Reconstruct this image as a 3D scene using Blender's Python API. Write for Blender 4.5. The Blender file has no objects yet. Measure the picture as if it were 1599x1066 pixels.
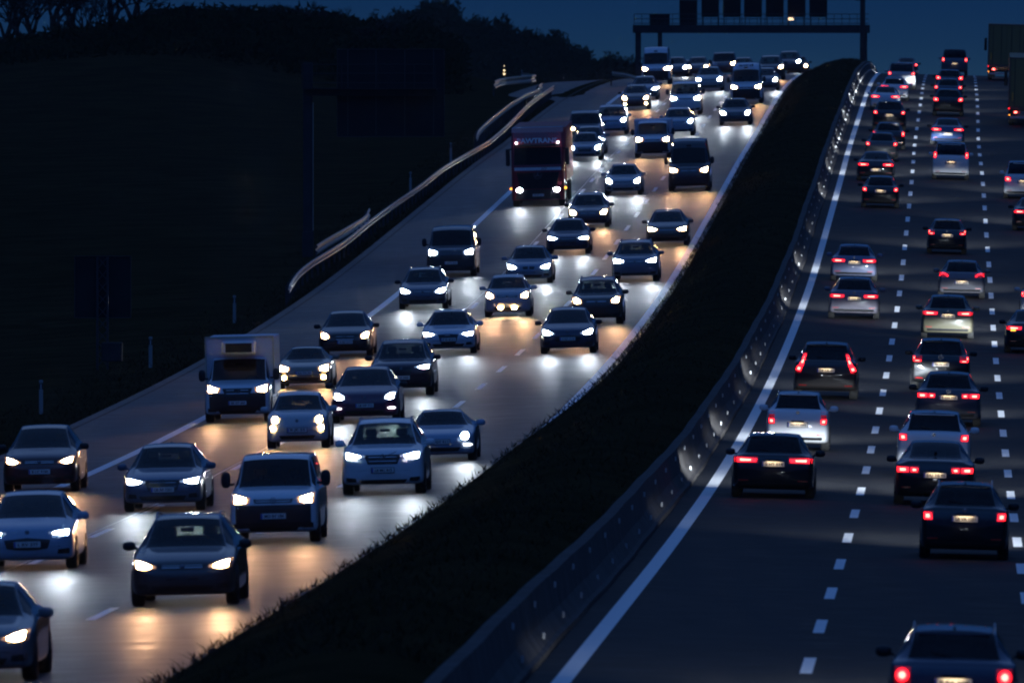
import bpy, math, random
import numpy as np
from mathutils import Vector, Matrix
from mathutils.bvhtree import BVHTree
random.seed(7); rng = np.random.default_rng(7)
S = bpy.context.scene; COL = S.collection
# ------------------------------------------------------------------ camera, world, exposure
F, CX, YH, HC = 20500.0, 799.5, 228.0, 8.03      # focal length in photo pixels, centre column, level row, camera height
cam = bpy.data.objects.new('camera', bpy.data.cameras.new('camera')); COL.objects.link(cam); S.camera = cam
cam.location = (0, 0, HC); cam.rotation_euler = (math.pi/2 - math.atan((533-YH)/F), 0, 0)
cam.data.sensor_width = 36; cam.data.lens = F*36/1599; cam.data.clip_start = 1; cam.data.clip_end = 20000
cam.data.dof.use_dof = True; cam.data.dof.focus_distance = 430; cam.data.dof.aperture_fstop = 5.6
W = bpy.data.worlds.new('World'); S.world = W; W.use_nodes = True
nt = W.node_tree; bg = nt.nodes['Background']
sky = nt.nodes.new('ShaderNodeTexSky'); sky.sky_type = 'NISHITA'; sky.sun_disc = False
sky.sun_elevation = math.radians(12); sky.sun_rotation = math.radians(0); sky.ozone_density = 4
mul = nt.nodes.new('ShaderNodeMix'); mul.data_type = 'RGBA'; mul.blend_type = 'MULTIPLY'; mul.inputs[0].default_value = 1
mul.inputs[7].default_value = (.047, .160, .58, 1)
# dusk colour by direction: deep blue over the northern horizon, paler overhead and behind the camera
wtc = nt.nodes.new('ShaderNodeTexCoord'); wsx = nt.nodes.new('ShaderNodeSeparateXYZ'); nt.links.new(wtc.outputs['Generated'], wsx.inputs[0])
wr = nt.nodes.new('ShaderNodeValToRGB'); nt.links.new(wsx.outputs[2], wr.inputs[0]); cr_ = wr.color_ramp
cr_.elements[0].position = 0; cr_.elements[0].color = (.0052,.0250,.100,1); cr_.elements[1].position = 1; cr_.elements[1].color = (1.3,1.8,2.7,1)
for p_, c_ in ((.010, (.0011,.0100,.070,1)), (.2, (.006,.026,.105,1)), (.5, (.28,.46,.85,1))): e_ = cr_.elements.new(p_); e_.color = c_
w1 = nt.nodes.new('ShaderNodeMapRange'); nt.links.new(wsx.outputs[1], w1.inputs[0])
for i_, q_ in ((1, 0), (2, -1), (3, .88), (4, 2.2)): w1.inputs[i_].default_value = q_
w2 = nt.nodes.new('ShaderNodeVectorMath'); w2.operation = 'SCALE'; nt.links.new(wr.outputs[0], w2.inputs[0]); nt.links.new(w1.outputs[0], w2.inputs['Scale']); nt.links.new(w2.outputs[0], mul.inputs[7])
nt.links.new(sky.outputs[0], mul.inputs[6]); nt.links.new(mul.outputs[2], bg.inputs[0]); bg.inputs[1].default_value = 0.12
S.view_settings.view_transform = 'Standard'; S.view_settings.look = 'None'; S.view_settings.gamma = 1; S.view_settings.exposure = -0.6
S.cycles.use_denoising = True; S.cycles.filter_width = 2.0; S.cycles.max_bounces = 6; S.cycles.diffuse_bounces = 2; S.cycles.glossy_bounces = 3
S.cycles.transparent_max_bounces = 12; S.cycles.sample_clamp_indirect = 1.0; S.cycles.sample_clamp_direct = 0; S.cycles.use_light_tree = True
S.cycles.caustics_reflective = False; S.cycles.caustics_refractive = False
HL = 3100.0      # headlamp power
EM = 48.5        # lamp surfaces, matched to the same exposure
# ------------------------------------------------------------------ materials
MC = {}
def mat(key, col=(.5,.5,.5), rough=.5, metal=0, emit=None, es=0, coat=0, spec=.5, samp=None):
    if key in MC: return MC[key]
    m = bpy.data.materials.new(key); m.use_nodes = True; b = m.node_tree.nodes['Principled BSDF']
    b.inputs['Base Color'].default_value = (*col, 1); b.inputs['Roughness'].default_value = rough; b.inputs['Metallic'].default_value = metal
    b.inputs['Coat Weight'].default_value = coat; b.inputs['Coat Roughness'].default_value = .035; b.inputs['Specular IOR Level'].default_value = spec
    if emit: b.inputs['Emission Color'].default_value = (*emit, 1); b.inputs['Emission Strength'].default_value = es*EM
    if samp: m.cycles.emission_sampling = samp
    MC[key] = m; return m
def noisy(key, c1, c2, scale, rough=(.6,.9), bump=0, bscale=None, metal=0, detail=6, spec=.5):
    if key in MC: return MC[key]
    m = mat(key, c1, rough[0], metal, spec=spec); t = m.node_tree; b = t.nodes['Principled BSDF']
    tc = t.nodes.new('ShaderNodeTexCoord'); n = t.nodes.new('ShaderNodeTexNoise'); n.inputs['Scale'].default_value = scale; n.inputs['Detail'].default_value = detail
    t.links.new(tc.outputs['Object'], n.inputs['Vector'])
    r = t.nodes.new('ShaderNodeValToRGB'); r.color_ramp.elements[0].color = (*c1,1); r.color_ramp.elements[1].color = (*c2,1)
    r.color_ramp.elements[0].position = .35; r.color_ramp.elements[1].position = .65
    t.links.new(n.outputs['Fac'], r.inputs[0]); t.links.new(r.outputs[0], b.inputs['Base Color'])
    mr = t.nodes.new('ShaderNodeMapRange'); mr.inputs[1].default_value = .3; mr.inputs[2].default_value = .7; mr.inputs[3].default_value, mr.inputs[4].default_value = rough
    t.links.new(n.outputs['Fac'], mr.inputs[0]); t.links.new(mr.outputs[0], b.inputs['Roughness'])
    if bump:
        n2 = t.nodes.new('ShaderNodeTexNoise'); n2.inputs['Scale'].default_value = bscale; n2.inputs['Detail'].default_value = 4
        t.links.new(tc.outputs['Object'], n2.inputs['Vector']); bp = t.nodes.new('ShaderNodeBump'); bp.inputs['Strength'].default_value = bump; bp.inputs['Distance'].default_value = .02
        t.links.new(n2.outputs['Fac'], bp.inputs['Height']); t.links.new(bp.outputs[0], b.inputs['Normal'])
    return m
def glass(key, tint, rough=.03):
    if key in MC: return MC[key]
    m = bpy.data.materials.new(key); m.use_nodes = True; t = m.node_tree; t.nodes.clear()
    o = t.nodes.new('ShaderNodeOutputMaterial'); mx = t.nodes.new('ShaderNodeMixShader'); tr = t.nodes.new('ShaderNodeBsdfTransparent'); g = t.nodes.new('ShaderNodeBsdfGlossy')
    fr = t.nodes.new('ShaderNodeFresnel'); fr.inputs[0].default_value = 1.45
    tr.inputs[0].default_value = (*tint, 1); g.inputs['Roughness'].default_value = rough
    t.links.new(fr.outputs[0], mx.inputs[0]); t.links.new(tr.outputs[0], mx.inputs[1]); t.links.new(g.outputs[0], mx.inputs[2]); t.links.new(mx.outputs[0], o.inputs[0])
    MC[key] = m; return m
M_asph = noisy('asphalt', (.030,.030,.031), (.046,.045,.045), .9, (.48,.62), .35, 55)
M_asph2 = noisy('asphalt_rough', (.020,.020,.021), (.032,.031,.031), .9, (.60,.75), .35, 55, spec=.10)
def streak(m):                      # long wheel-track wear in the asphalt
    t = m.node_tree; b = t.nodes['Principled BSDF']; tc = t.nodes.new('ShaderNodeTexCoord'); mp = t.nodes.new('ShaderNodeMapping')
    mp.inputs['Scale'].default_value = (1.1, .012, 1); mp.inputs['Rotation'].default_value = (0, 0, .034)
    n = t.nodes.new('ShaderNodeTexNoise'); n.inputs['Scale'].default_value = 1.0; n.inputs['Detail'].default_value = 3
    t.links.new(tc.outputs['Object'], mp.inputs[0]); t.links.new(mp.outputs[0], n.inputs['Vector'])
    lk = [l for l in t.links if l.to_socket == b.inputs['Roughness']][0]; src = lk.from_socket
    mt = t.nodes.new('ShaderNodeMath'); mt.operation = 'MULTIPLY_ADD'; mt.inputs[1].default_value = .22; 
    t.links.new(n.outputs['Fac'], mt.inputs[0]); t.links.new(src, mt.inputs[2])
    cr = t.nodes.new('ShaderNodeMapRange'); cr.inputs[1].default_value = .3; cr.inputs[2].default_value = .7; cr.inputs[3].default_value = .62; cr.inputs[4].default_value = 1.3; t.links.new(n.outputs['Fac'], cr.inputs[0])
    cl = [l for l in t.links if l.to_socket == b.inputs['Base Color']][0].from_socket; vm = t.nodes.new('ShaderNodeVectorMath'); vm.operation = 'SCALE'; t.links.new(cl, vm.inputs[0]); t.links.new(cr.outputs[0], vm.inputs['Scale']); t.links.new(vm.outputs[0], b.inputs['Base Color'])
    m2 = t.nodes.new('ShaderNodeMath'); m2.operation = 'SUBTRACT'; m2.inputs[1].default_value = .10
    t.links.new(mt.outputs[0], m2.inputs[0]); t.links.new(m2.outputs[0], b.inputs['Roughness'])
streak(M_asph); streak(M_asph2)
M_line = noisy('road_paint', (.82,.82,.79), (.93,.93,.90), 6, (.5,.75), .15, 60)
M_conc = noisy('concrete', (.07,.064,.06), (.125,.115,.11), 1.4, (.7,.9), .3, 25, spec=.05)
M_soil = noisy('verge_soil', (.024,.020,.009), (.046,.035,.016), .35, (.9,1), .5, 4, spec=0)
M_grass = noisy('grass_blades', (.030,.025,.012), (.066,.050,.026), 1.1, (.7,.95), spec=.05)
M_bark = noisy('bark', (.035,.03,.025), (.07,.06,.05), 3, (.85,1), spec=0)
M_leaf = noisy('dark_foliage', (.012,.015,.006), (.028,.03,.012), .5, (.8,1), spec=0)
M_steel = noisy('galvanised_steel', (.50,.44,.36), (.62,.55,.45), 3, (.52,.64), 0, metal=.8)
M_dsteel = noisy('painted_steel', (.028,.03,.032), (.045,.045,.048), 2, (.6,.8), spec=.25)
M_sign = noisy('sign_back', (.018,.018,.020), (.03,.03,.032), .8, (.6,.8), spec=.15)
M_fr = mat('frame_grey', (.06,.06,.065), .6, spec=.2); M_rub = mat('tyre_rubber', (.012,.012,.012), .8); M_blk = mat('black_plastic', (.012,.012,.013), .5)
M_gril = mat('grille_black', (.008,.008,.009), .35); M_chr = mat('chrome', (.55,.55,.56), .18, 1); M_rim = mat('alloy', (.28,.28,.29), .35, .9)
M_int = mat('interior_fabric', (.02,.02,.022), .9); M_plate = mat('plate_white', (.75,.75,.72), .45); M_ink = mat('plate_ink', (.01,.01,.01), .6)
M_eu = mat('plate_blue', (.02,.06,.4), .5); M_badge = mat('badge_metal', (.45,.45,.46), .25, 1)
M_white = mat('white_plastic', (.75,.75,.73), .4); M_pst = mat('dull_post', (.32,.32,.31), .7, spec=.2); M_refl = mat('reflector_white', (.42,.42,.42), .4); M_rred = mat('reflector_red', (.45,.01,.01), .25)  # delineator posts in one even dull grey
M_gl = glass('car_glass', (.40,.47,.46)); M_gld = glass('privacy_glass', (.06,.07,.07)); M_lens = mat('lamp_glass', (.3,.3,.32), .12, .5, coat=1)
COLD, WARM = (.80,.90,1.0), (1.0,.54,.28)
M_hc = mat('headlamp_cold', (.8,.8,.8), .3, emit=(.84,.92,1), es=9, samp='NONE'); M_fg = mat('marker_lamp_white', (.8,.8,.8), .3, emit=(.9,.95,1), es=.25, samp='NONE'); M_hw = mat('headlamp_warm', (.8,.8,.8), .3, emit=(1,.62,.26), es=8, samp='NONE')
M_lw = mat('bowl_glow_warm', (.3,.3,.32), .15, .3, emit=(1,.50,.18), es=.016, samp='NONE'); M_lc = mat('bowl_glow_cold', (.3,.3,.32), .15, .3, emit=(.45,.65,1), es=.013, samp='NONE')  # bowl emission stands in for bulb light caught by the reflector
M_tr = mat('tail_lamp_lit', (.5,.01,.01), .3, emit=(1,.014,.026), es=.12); M_trb = mat('brake_lamp_lit', (.6,.02,.02), .3, emit=(1,.13,.10), es=.30)
M_td = mat('tail_lamp_dim', (.30,.006,.008), .2, emit=(1,.01,.02), es=.006, coat=1, samp='NONE'); M_amb = mat('indicator_lit', (.6,.2,.02), .3, emit=(1,.32,.03), es=.15)
M_pl = mat('plate_lamp', (.8,.8,.8), .3, emit=(1,.74,.46), es=.42)
def paint(c, rough=.24, metal=0.0):
    k = 'paint_%02d_%02d_%02d' % tuple(int(v*99) for v in c)
    return mat(k, c, .38, metal, coat=1, spec=.25)
# ------------------------------------------------------------------ object helpers
def mk(name, v, f, m=None, parent=None, smooth=False, mats=None, fm=None):
    me = bpy.data.meshes.new(name); me.from_pydata([tuple(map(float, p)) for p in v], [], [tuple(int(i) for i in q) for q in f])
    if mats:
        for x in mats: me.materials.append(x)
        me.polygons.foreach_set('material_index', fm)
    elif m: me.materials.append(m)
    if smooth: me.polygons.foreach_set('use_smooth', [True]*len(me.polygons))
    me.update(); return ob(name, me, parent)
def ob(name, data, parent=None, loc=None):
    o = bpy.data.objects.new(name, data); COL.objects.link(o)
    if parent: o.parent = parent
    if loc is not None: o.location = loc
    return o
def tag(o, label, cat, group=None):
    o['label'] = label; o['category'] = cat
    if group: o['group'] = group
    return o
def struct(o): o['kind'] = 'structure'; return o
def stuff(o, label=None, cat=None):
    o['kind'] = 'stuff'
    if label: o['label'] = label; o['category'] = cat
    return o
class MB:
    def __init__(s): s.v = []; s.f = []
    def add(s, v, f): n = len(s.v); s.v += [tuple(p) for p in v]; s.f += [tuple(i+n for i in q) for q in f]; return s
    def box(s, x0, x1, y0, y1, z0, z1, b=0):
        if b <= 0:
            v = [(x,y,z) for x in (x0,x1) for y in (y0,y1) for z in (z0,z1)]
            return s.add(v, [(0,1,3,2),(4,6,7,5),(0,4,5,1),(2,3,7,6),(0,2,6,4),(1,5,7,3)])
        v = []; 
        for x, sx in ((x0,1),(x1,-1)):
            for y, sy in ((y0,1),(y1,-1)):
                for z, sz in ((z0,1),(z1,-1)):
                    v += [(x, y+sy*b, z+sz*b), (x+sx*b, y, z+sz*b), (x+sx*b, y+sy*b, z)]
        def i(a, c, d, k): return ((a*2+c)*2+d)*3+k
        f = [(i(a,0,0,0),i(a,0,1,0),i(a,1,1,0),i(a,1,0,0)) for a in (0,1)] + [(i(0,c,0,1),i(0,c,1,1),i(1,c,1,1),i(1,c,0,1)) for c in (0,1)] + [(i(0,0,d,2),i(0,1,d,2),i(1,1,d,2),i(1,0,d,2)) for d in (0,1)]
        for a in (0,1):
            for c in (0,1):
                f.append((i(a,c,0,0),i(a,c,1,0),i(a,c,1,1),i(a,c,0,1)))
                f.append((i(a,0,c,0),i(a,1,c,0),i(a,1,c,2),i(a,0,c,2)))
                f.append((i(0,a,c,1),i(1,a,c,1),i(1,a,c,2),i(0,a,c,2)))
                for d in (0,1): f.append((i(a,c,d,0),i(a,c,d,1),i(a,c,d,2)))
        return s.add(v, f)
    def tube(s, p, q, r0, r1=None, n=6):
        p, q = Vector(p), Vector(q); r1 = r0 if r1 is None else r1; d = (q-p).normalized(); a = d.orthogonal().normalized(); b = d.cross(a)
        v = [p + (a*math.cos(t)+b*math.sin(t))*r0 for t in [2*math.pi*k/n for k in range(n)]] + [q + (a*math.cos(t)+b*math.sin(t))*r1 for t in [2*math.pi*k/n for k in range(n)]]
        f = [(k, (k+1)%n, n+(k+1)%n, n+k) for k in range(n)] + [tuple(range(n))[::-1], tuple(range(n, 2*n))]
        return s.add(v, f)
    def ell(s, c, r, nu=12, nv=8, cut=None):
        v = []; f = []
        for j in range(nv+1):
            ph = math.pi*j/nv - math.pi/2
            for k in range(nu):
                th = 2*math.pi*k/nu; e = .7
                sg = lambda t: math.copysign(abs(t)**e, t)
                v.append((c[0]+r[0]*sg(math.cos(ph))*sg(math.cos(th)), c[1]+r[1]*sg(math.cos(ph))*sg(math.sin(th)), c[2]+r[2]*sg(math.sin(ph))))
        for j in range(nv):
            for k in range(nu): f.append((j*nu+k, j*nu+(k+1)%nu, (j+1)*nu+(k+1)%nu, (j+1)*nu+k))
        return s.add(v, f)
    def mk(s, name, m, parent=None, smooth=False): return mk(name, s.v, s.f, m, parent, smooth)
# ------------------------------------------------------------------ road alignment and height profile
PK = [(1262.0,1039.0),(1281.9,977.6),(1297.1,926.3),(1312.3,881.5),(1323.5,840.0),(1335.2,802.5),(1344.4,767.5),(1352.9,734.5),(1360.6,702.6),(1366.9,671.8),(1373.4,641.9),(1379.0,613.3),(1384.3,586.7),(1388.4,559.8),(1392.9,533.8),(1396.9,508.4),(1400.8,483.1),(1404.8,458.6),(1408.3,434.1),(1410.7,409.9),(1412.5,386.4),(1414.9,364.0),(1417.2,342.7),(1419.7,321.6),(1421.3,303.0),(1423.8,284.5),(1425.6,267.7),(1426.0,252.6),(1426.5,239.6),(1427.6,227.2),(1429.1,215.2),(1431.1,201.4),(1433.8,187.4),(1435.7,175.0),(1437.4,164.2),(1438.0,154.1),(1439.6,145.5),(1440.9,138.0),(1441.6,132.3),(1442.4,127.3),(1444.0,123.5),(1445.1,120.3)]
PK = np.array(PK); DK = 18*(np.arange(len(PK))+11.27)
XK = (PK[:,0]-CX)*DK/F; ZK = HC-(PK[:,1]-YH)*DK/F
def sm(a, n=1):
    for _ in range(n): b = a.copy(); b[1:-1] = (a[:-2]+2*a[1:-1]+a[2:])/4; a = b
    return a
XL = np.polyfit(DK, XK, 1); XK = np.polyval(XL, DK)+sm(XK-np.polyval(XL, DK), 4); ZK = sm(ZK, 1)
dn = DK[0]-18*np.arange(6, 0, -1); df = DK[-1]+18*np.arange(1, 140)
zn = ZK[0]+(-.0028)*(dn-DK[0]); zf = []; z = ZK[-1]; sl_ = (ZK[-1]-ZK[-2])/18
for d in df: sl_ = max(sl_-.0024, -.035 if d < 1600 else -.004); z += sl_*18; zf.append(z)
DD = np.concatenate([dn, DK, df]); ZZ = np.concatenate([zn, ZK, zf]); XX = np.concatenate([np.polyval(XL, dn)+(XK[0]-np.polyval(XL, DK[0])), XK, np.polyval(XL, df)+(XK[-1]-np.polyval(XL, DK[-1]))])
def pchip(x, y):
    h = np.diff(x); dl = np.diff(y)/h; m = np.zeros(len(x)); m[0], m[-1] = dl[0], dl[-1]
    for i in range(1, len(x)-1):
        if dl[i-1]*dl[i] > 0: m[i] = 2*dl[i-1]*dl[i]/(dl[i-1]+dl[i])
    def g(t):
        t = np.clip(np.asarray(t, float), x[0], x[-1]); i = np.clip(np.searchsorted(x, t, 'right')-1, 0, len(x)-2); q = (t-x[i])/h[i]
        return ((1+2*q)*(1-q)**2)*y[i]+q*(1-q)**2*h[i]*m[i]+q*q*(3-2*q)*y[i+1]+q*q*(q-1)*h[i]*m[i+1]
    return g
zr = pchip(DD, ZZ); xr = pchip(DD, XX)
smooth = lambda a, b, t: (lambda q: q*q*(3-2*q))(np.clip((t-a)/(b-a), 0, 1))
UB, UE = -4.05, -8.75                    # foot of the concrete barrier, median edge of the left carriageway
def cross(u):                            # height of the surface across the motorway, against dash line one
    u = np.asarray(u, float)
    return np.interp(u, [-600,-60,-32,-26,-23.6,-23.3,-8.75,-4.6,-4.0,10.6,13,40,400], [-.9,-.9,-.75,-.5,-.29,-.268,.096,.10,.10,-.265,-.35,-1.2,-1.5])
def bank(u, D): return smooth(-30, -52, u)*smooth(760, 960, D)*4.2*(1-.38*smooth(-56, -70, u))
def surf(u, D): return zr(D)+cross(u)+bank(np.asarray(u, float), D)
def P3(u, D, dz=0.0): return Vector((float(xr(D))+u, float(D), float(surf(u, D))+dz))
def row(x, D, dz=0): u = (x-CX)*D/F-float(xr(D)); return YH+(HC-float(surf(u, D))-dz)*F/D, u
def locate(x, y, dz=0, lo=150, hi=985):   # where on the ground the thing seen there stands
    for _ in range(50):
        md = (lo+hi)/2
        if row(x, md, dz)[0] > y: lo = md
        else: hi = md
    return row(x, lo, dz)[1], lo
def strip(name, us, Ds, dz, m, hf=None):
    v = []; f = []; n = 0
    for D in Ds:
        uu = us(D) if callable(us) else us; n = len(uu)
        for u in uu: p = P3(u, D, dz); v.append(p if hf is None else (p.x, p.y, p.z+hf(u, D)))
    for i in range(len(Ds)-1):
        for j in range(n-1): f.append((i*n+j, i*n+j+1, (i+1)*n+j+1, (i+1)*n+j))
    return mk(name, v, f, m, None, True)
Dr = np.arange(100, 1560, 6.0)
# ground: one sheet to the horizon
us = np.concatenate([[-3000,-1200,-600,-300,-160,-110], np.arange(-90, -24, 3), [-24,-23.2,-8.9,-4.5,10.5,13,20,40,90,200,500,1500,4000]])
Dg = np.concatenate([[60, 100], np.arange(112, 1600, 12), [1700,1900,2200,2700,3400,6000,12000]])
ground = struct(strip('ground', us, Dg, -.06, M_soil, lambda u, D: (.12*math.sin(u*.31+D*.02)+.1*math.sin(D*.043+u*.1))*(1 if u < -25 else 0)))
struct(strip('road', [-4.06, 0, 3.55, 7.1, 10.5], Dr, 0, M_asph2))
def left_us(D): e = -23.3-4.5*float(smooth(835, 880, D)); return [e, -20, -16, -12.5, -8.75]
o = struct(strip('road', left_us, Dr, 0, M_asph))
def line(u, w, D0, D1, m=M_line, step=6, dz=.005, name='lane_marking'):
    return struct(strip(name, [u-w/2, u+w/2], np.arange(D0, D1, step), dz, m))
line(-3.54, .28, 130, 1300); line(7.15, .28, 130, 1300); line(-9.12, .28, 130, 1300); line(-19.65, .28, 130, 1300)
line(-22.95, .10, 130, 1200, M_conc); line(-16.24, .028, 130, 1100, M_line)  # hairline is the sealed joint, its sheen laid in as pale paint
def dashes(u, ph, ln=6.6, w=.17):
    v = []; f = []
    for k in range(int((1250-120)/18)):
        a = 126+ph+18*k
        for D in (a-ln/2, a, a+ln/2):
            for q in (u-w/2, u+w/2): v.append(P3(q, D, .006))
        n = len(v)-6; f += [(n, n+1, n+3, n+2), (n+2, n+3, n+5, n+4)]
    struct(mk('lane_marking', v, f, M_line))
p0 = (DK[0]-126) % 18
dashes(0, p0, w=.19); dashes(3.55, p0, w=.19); dashes(-12.5, (11.3-126) % 18); dashes(-16.05, (11.3-126) % 18)
# grassed median mound between barrier and left carriageway
MU = [-4.62,-5.0,-5.6,-6.3,-7.0,-7.6,-8.1,-8.5,-8.75]; MHt = [.80,.93,1.02,1.0,.86,.62,.36,.12,.0]
def mh(u, D): return .025+float(np.interp(-u, [-x for x in MU], MHt))*(1+.05*math.sin(D*.11+u)+.03*math.sin(D*.037)+.03*math.sin(D*.29+u*2))
MUf = lambda D: MU[:-2]+[-8.6-.65*(1-float(smooth(330,430,D))), -8.75-.65*(1-float(smooth(330,430,D)))]
struct(strip('median', MUf, np.arange(100, 1400, 3.0), 0, M_soil, mh))
# concrete step barrier
barr = ob('concrete_barrier', None); tag(barr, 'long grey concrete step barrier with two rows of white reflectors beside the receding traffic', 'barrier')
prof = [(-4.06,-.05),(-4.06,.09),(-4.14,.12),(-4.30,.36),(-4.40,.90),(-4.62,.90),(-4.70,.3),(-4.8,-.05)]
v = []; f = []; Ds = np.arange(120, 1300, 4.0); n = len(prof)
for D in Ds:
    w = .012*math.sin(D*.35)+.02*math.sin(D*.083)
    for (u, h) in prof: v.append(P3(-4.05, D) + Vector((u+4.05+w, 0, h)))
for i in range(len(Ds)-1):
    for j in range(n-1): f.append((i*n+j, i*n+j+1, (i+1)*n+j+1, (i+1)*n+j))
mk('barrier_wall', v, f, M_conc, barr)
rb = MB().box(-.02,.02,-.02,.02,-.05,.05,.006); refm = rb.mk('reflector', M_refl, barr).data
bpy.data.objects.remove([o for o in barr.children if o.name.startswith('reflector')][0])
far = MB(); cnt = 0
for k in range(88):
    D = 196+k*10.2
    for (u, h) in ((-4.19,.25),(-4.33,.74)):
        p = P3(-4.05, D)+Vector((u+4.05, 0, h))
        if cnt < 98: ob('reflector', refm, barr, p)
        else: far.box(p.x-.03, p.x+.03, p.y-.02, p.y+.02, p.z-.055, p.z+.055)
        cnt += 1
stuff(far.mk('far_reflectors', M_refl, barr))
# grass blades
def blades(name, n, uf, hf, hmin, hmax, wid, D0, D1, label):
    v = []; f = []
    for i in range(n):
        D = D0+(D1-D0)*random.random()**1.5; u = uf(D); b = P3(u, D, hf(u, D)-.03); s = random.random() if random.random() < .1 else .3
        h = (hmin+(hmax-hmin)*random.random()**2)*(1+.6*max(0, s-.6))
        for k in range(2):
            a = random.random()*6.28; r = wid*(.6+random.random()); q = (random.gauss(0,.35)*h, random.gauss(0,.35)*h)
            dx, dy = math.cos(a)*r, math.sin(a)*r; n0 = len(v)
            v += [(b.x-dx, b.y-dy, b.z), (b.x+dx, b.y+dy, b.z), (b.x+q[0]+dx*.5, b.y+q[1], b.z+h*.6), (b.x+q[0]*1.8, b.y+q[1]*1.8, b.z+h)]
            f += [(n0, n0+1, n0+2), (n0, n0+2, n0+3)]
    stuff(mk(name, v, f, M_grass), label, 'grass')
blades('grass', 16000, lambda D: random.uniform(-8.95-.6*(1-float(smooth(330,430,D))), -8.2), mh, .05, .22, .010, 175, 1050, 'ragged grass fringe along the median edge of the oncoming carriageway')
blades('grass', 16000, lambda D: random.uniform(-8.4, -4.7), mh, .05, .22, .015, 175, 1080, 'rough dark grass covering the median mound')
blades('grass', 14000, lambda D: -23.4-3.2*random.random()**2, lambda u, D: 0 if D < 830 or u < -27.9 else -3, .05, .26, .014, 220, 900, 'dark grass on the verge left of the hard shoulder')
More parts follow.
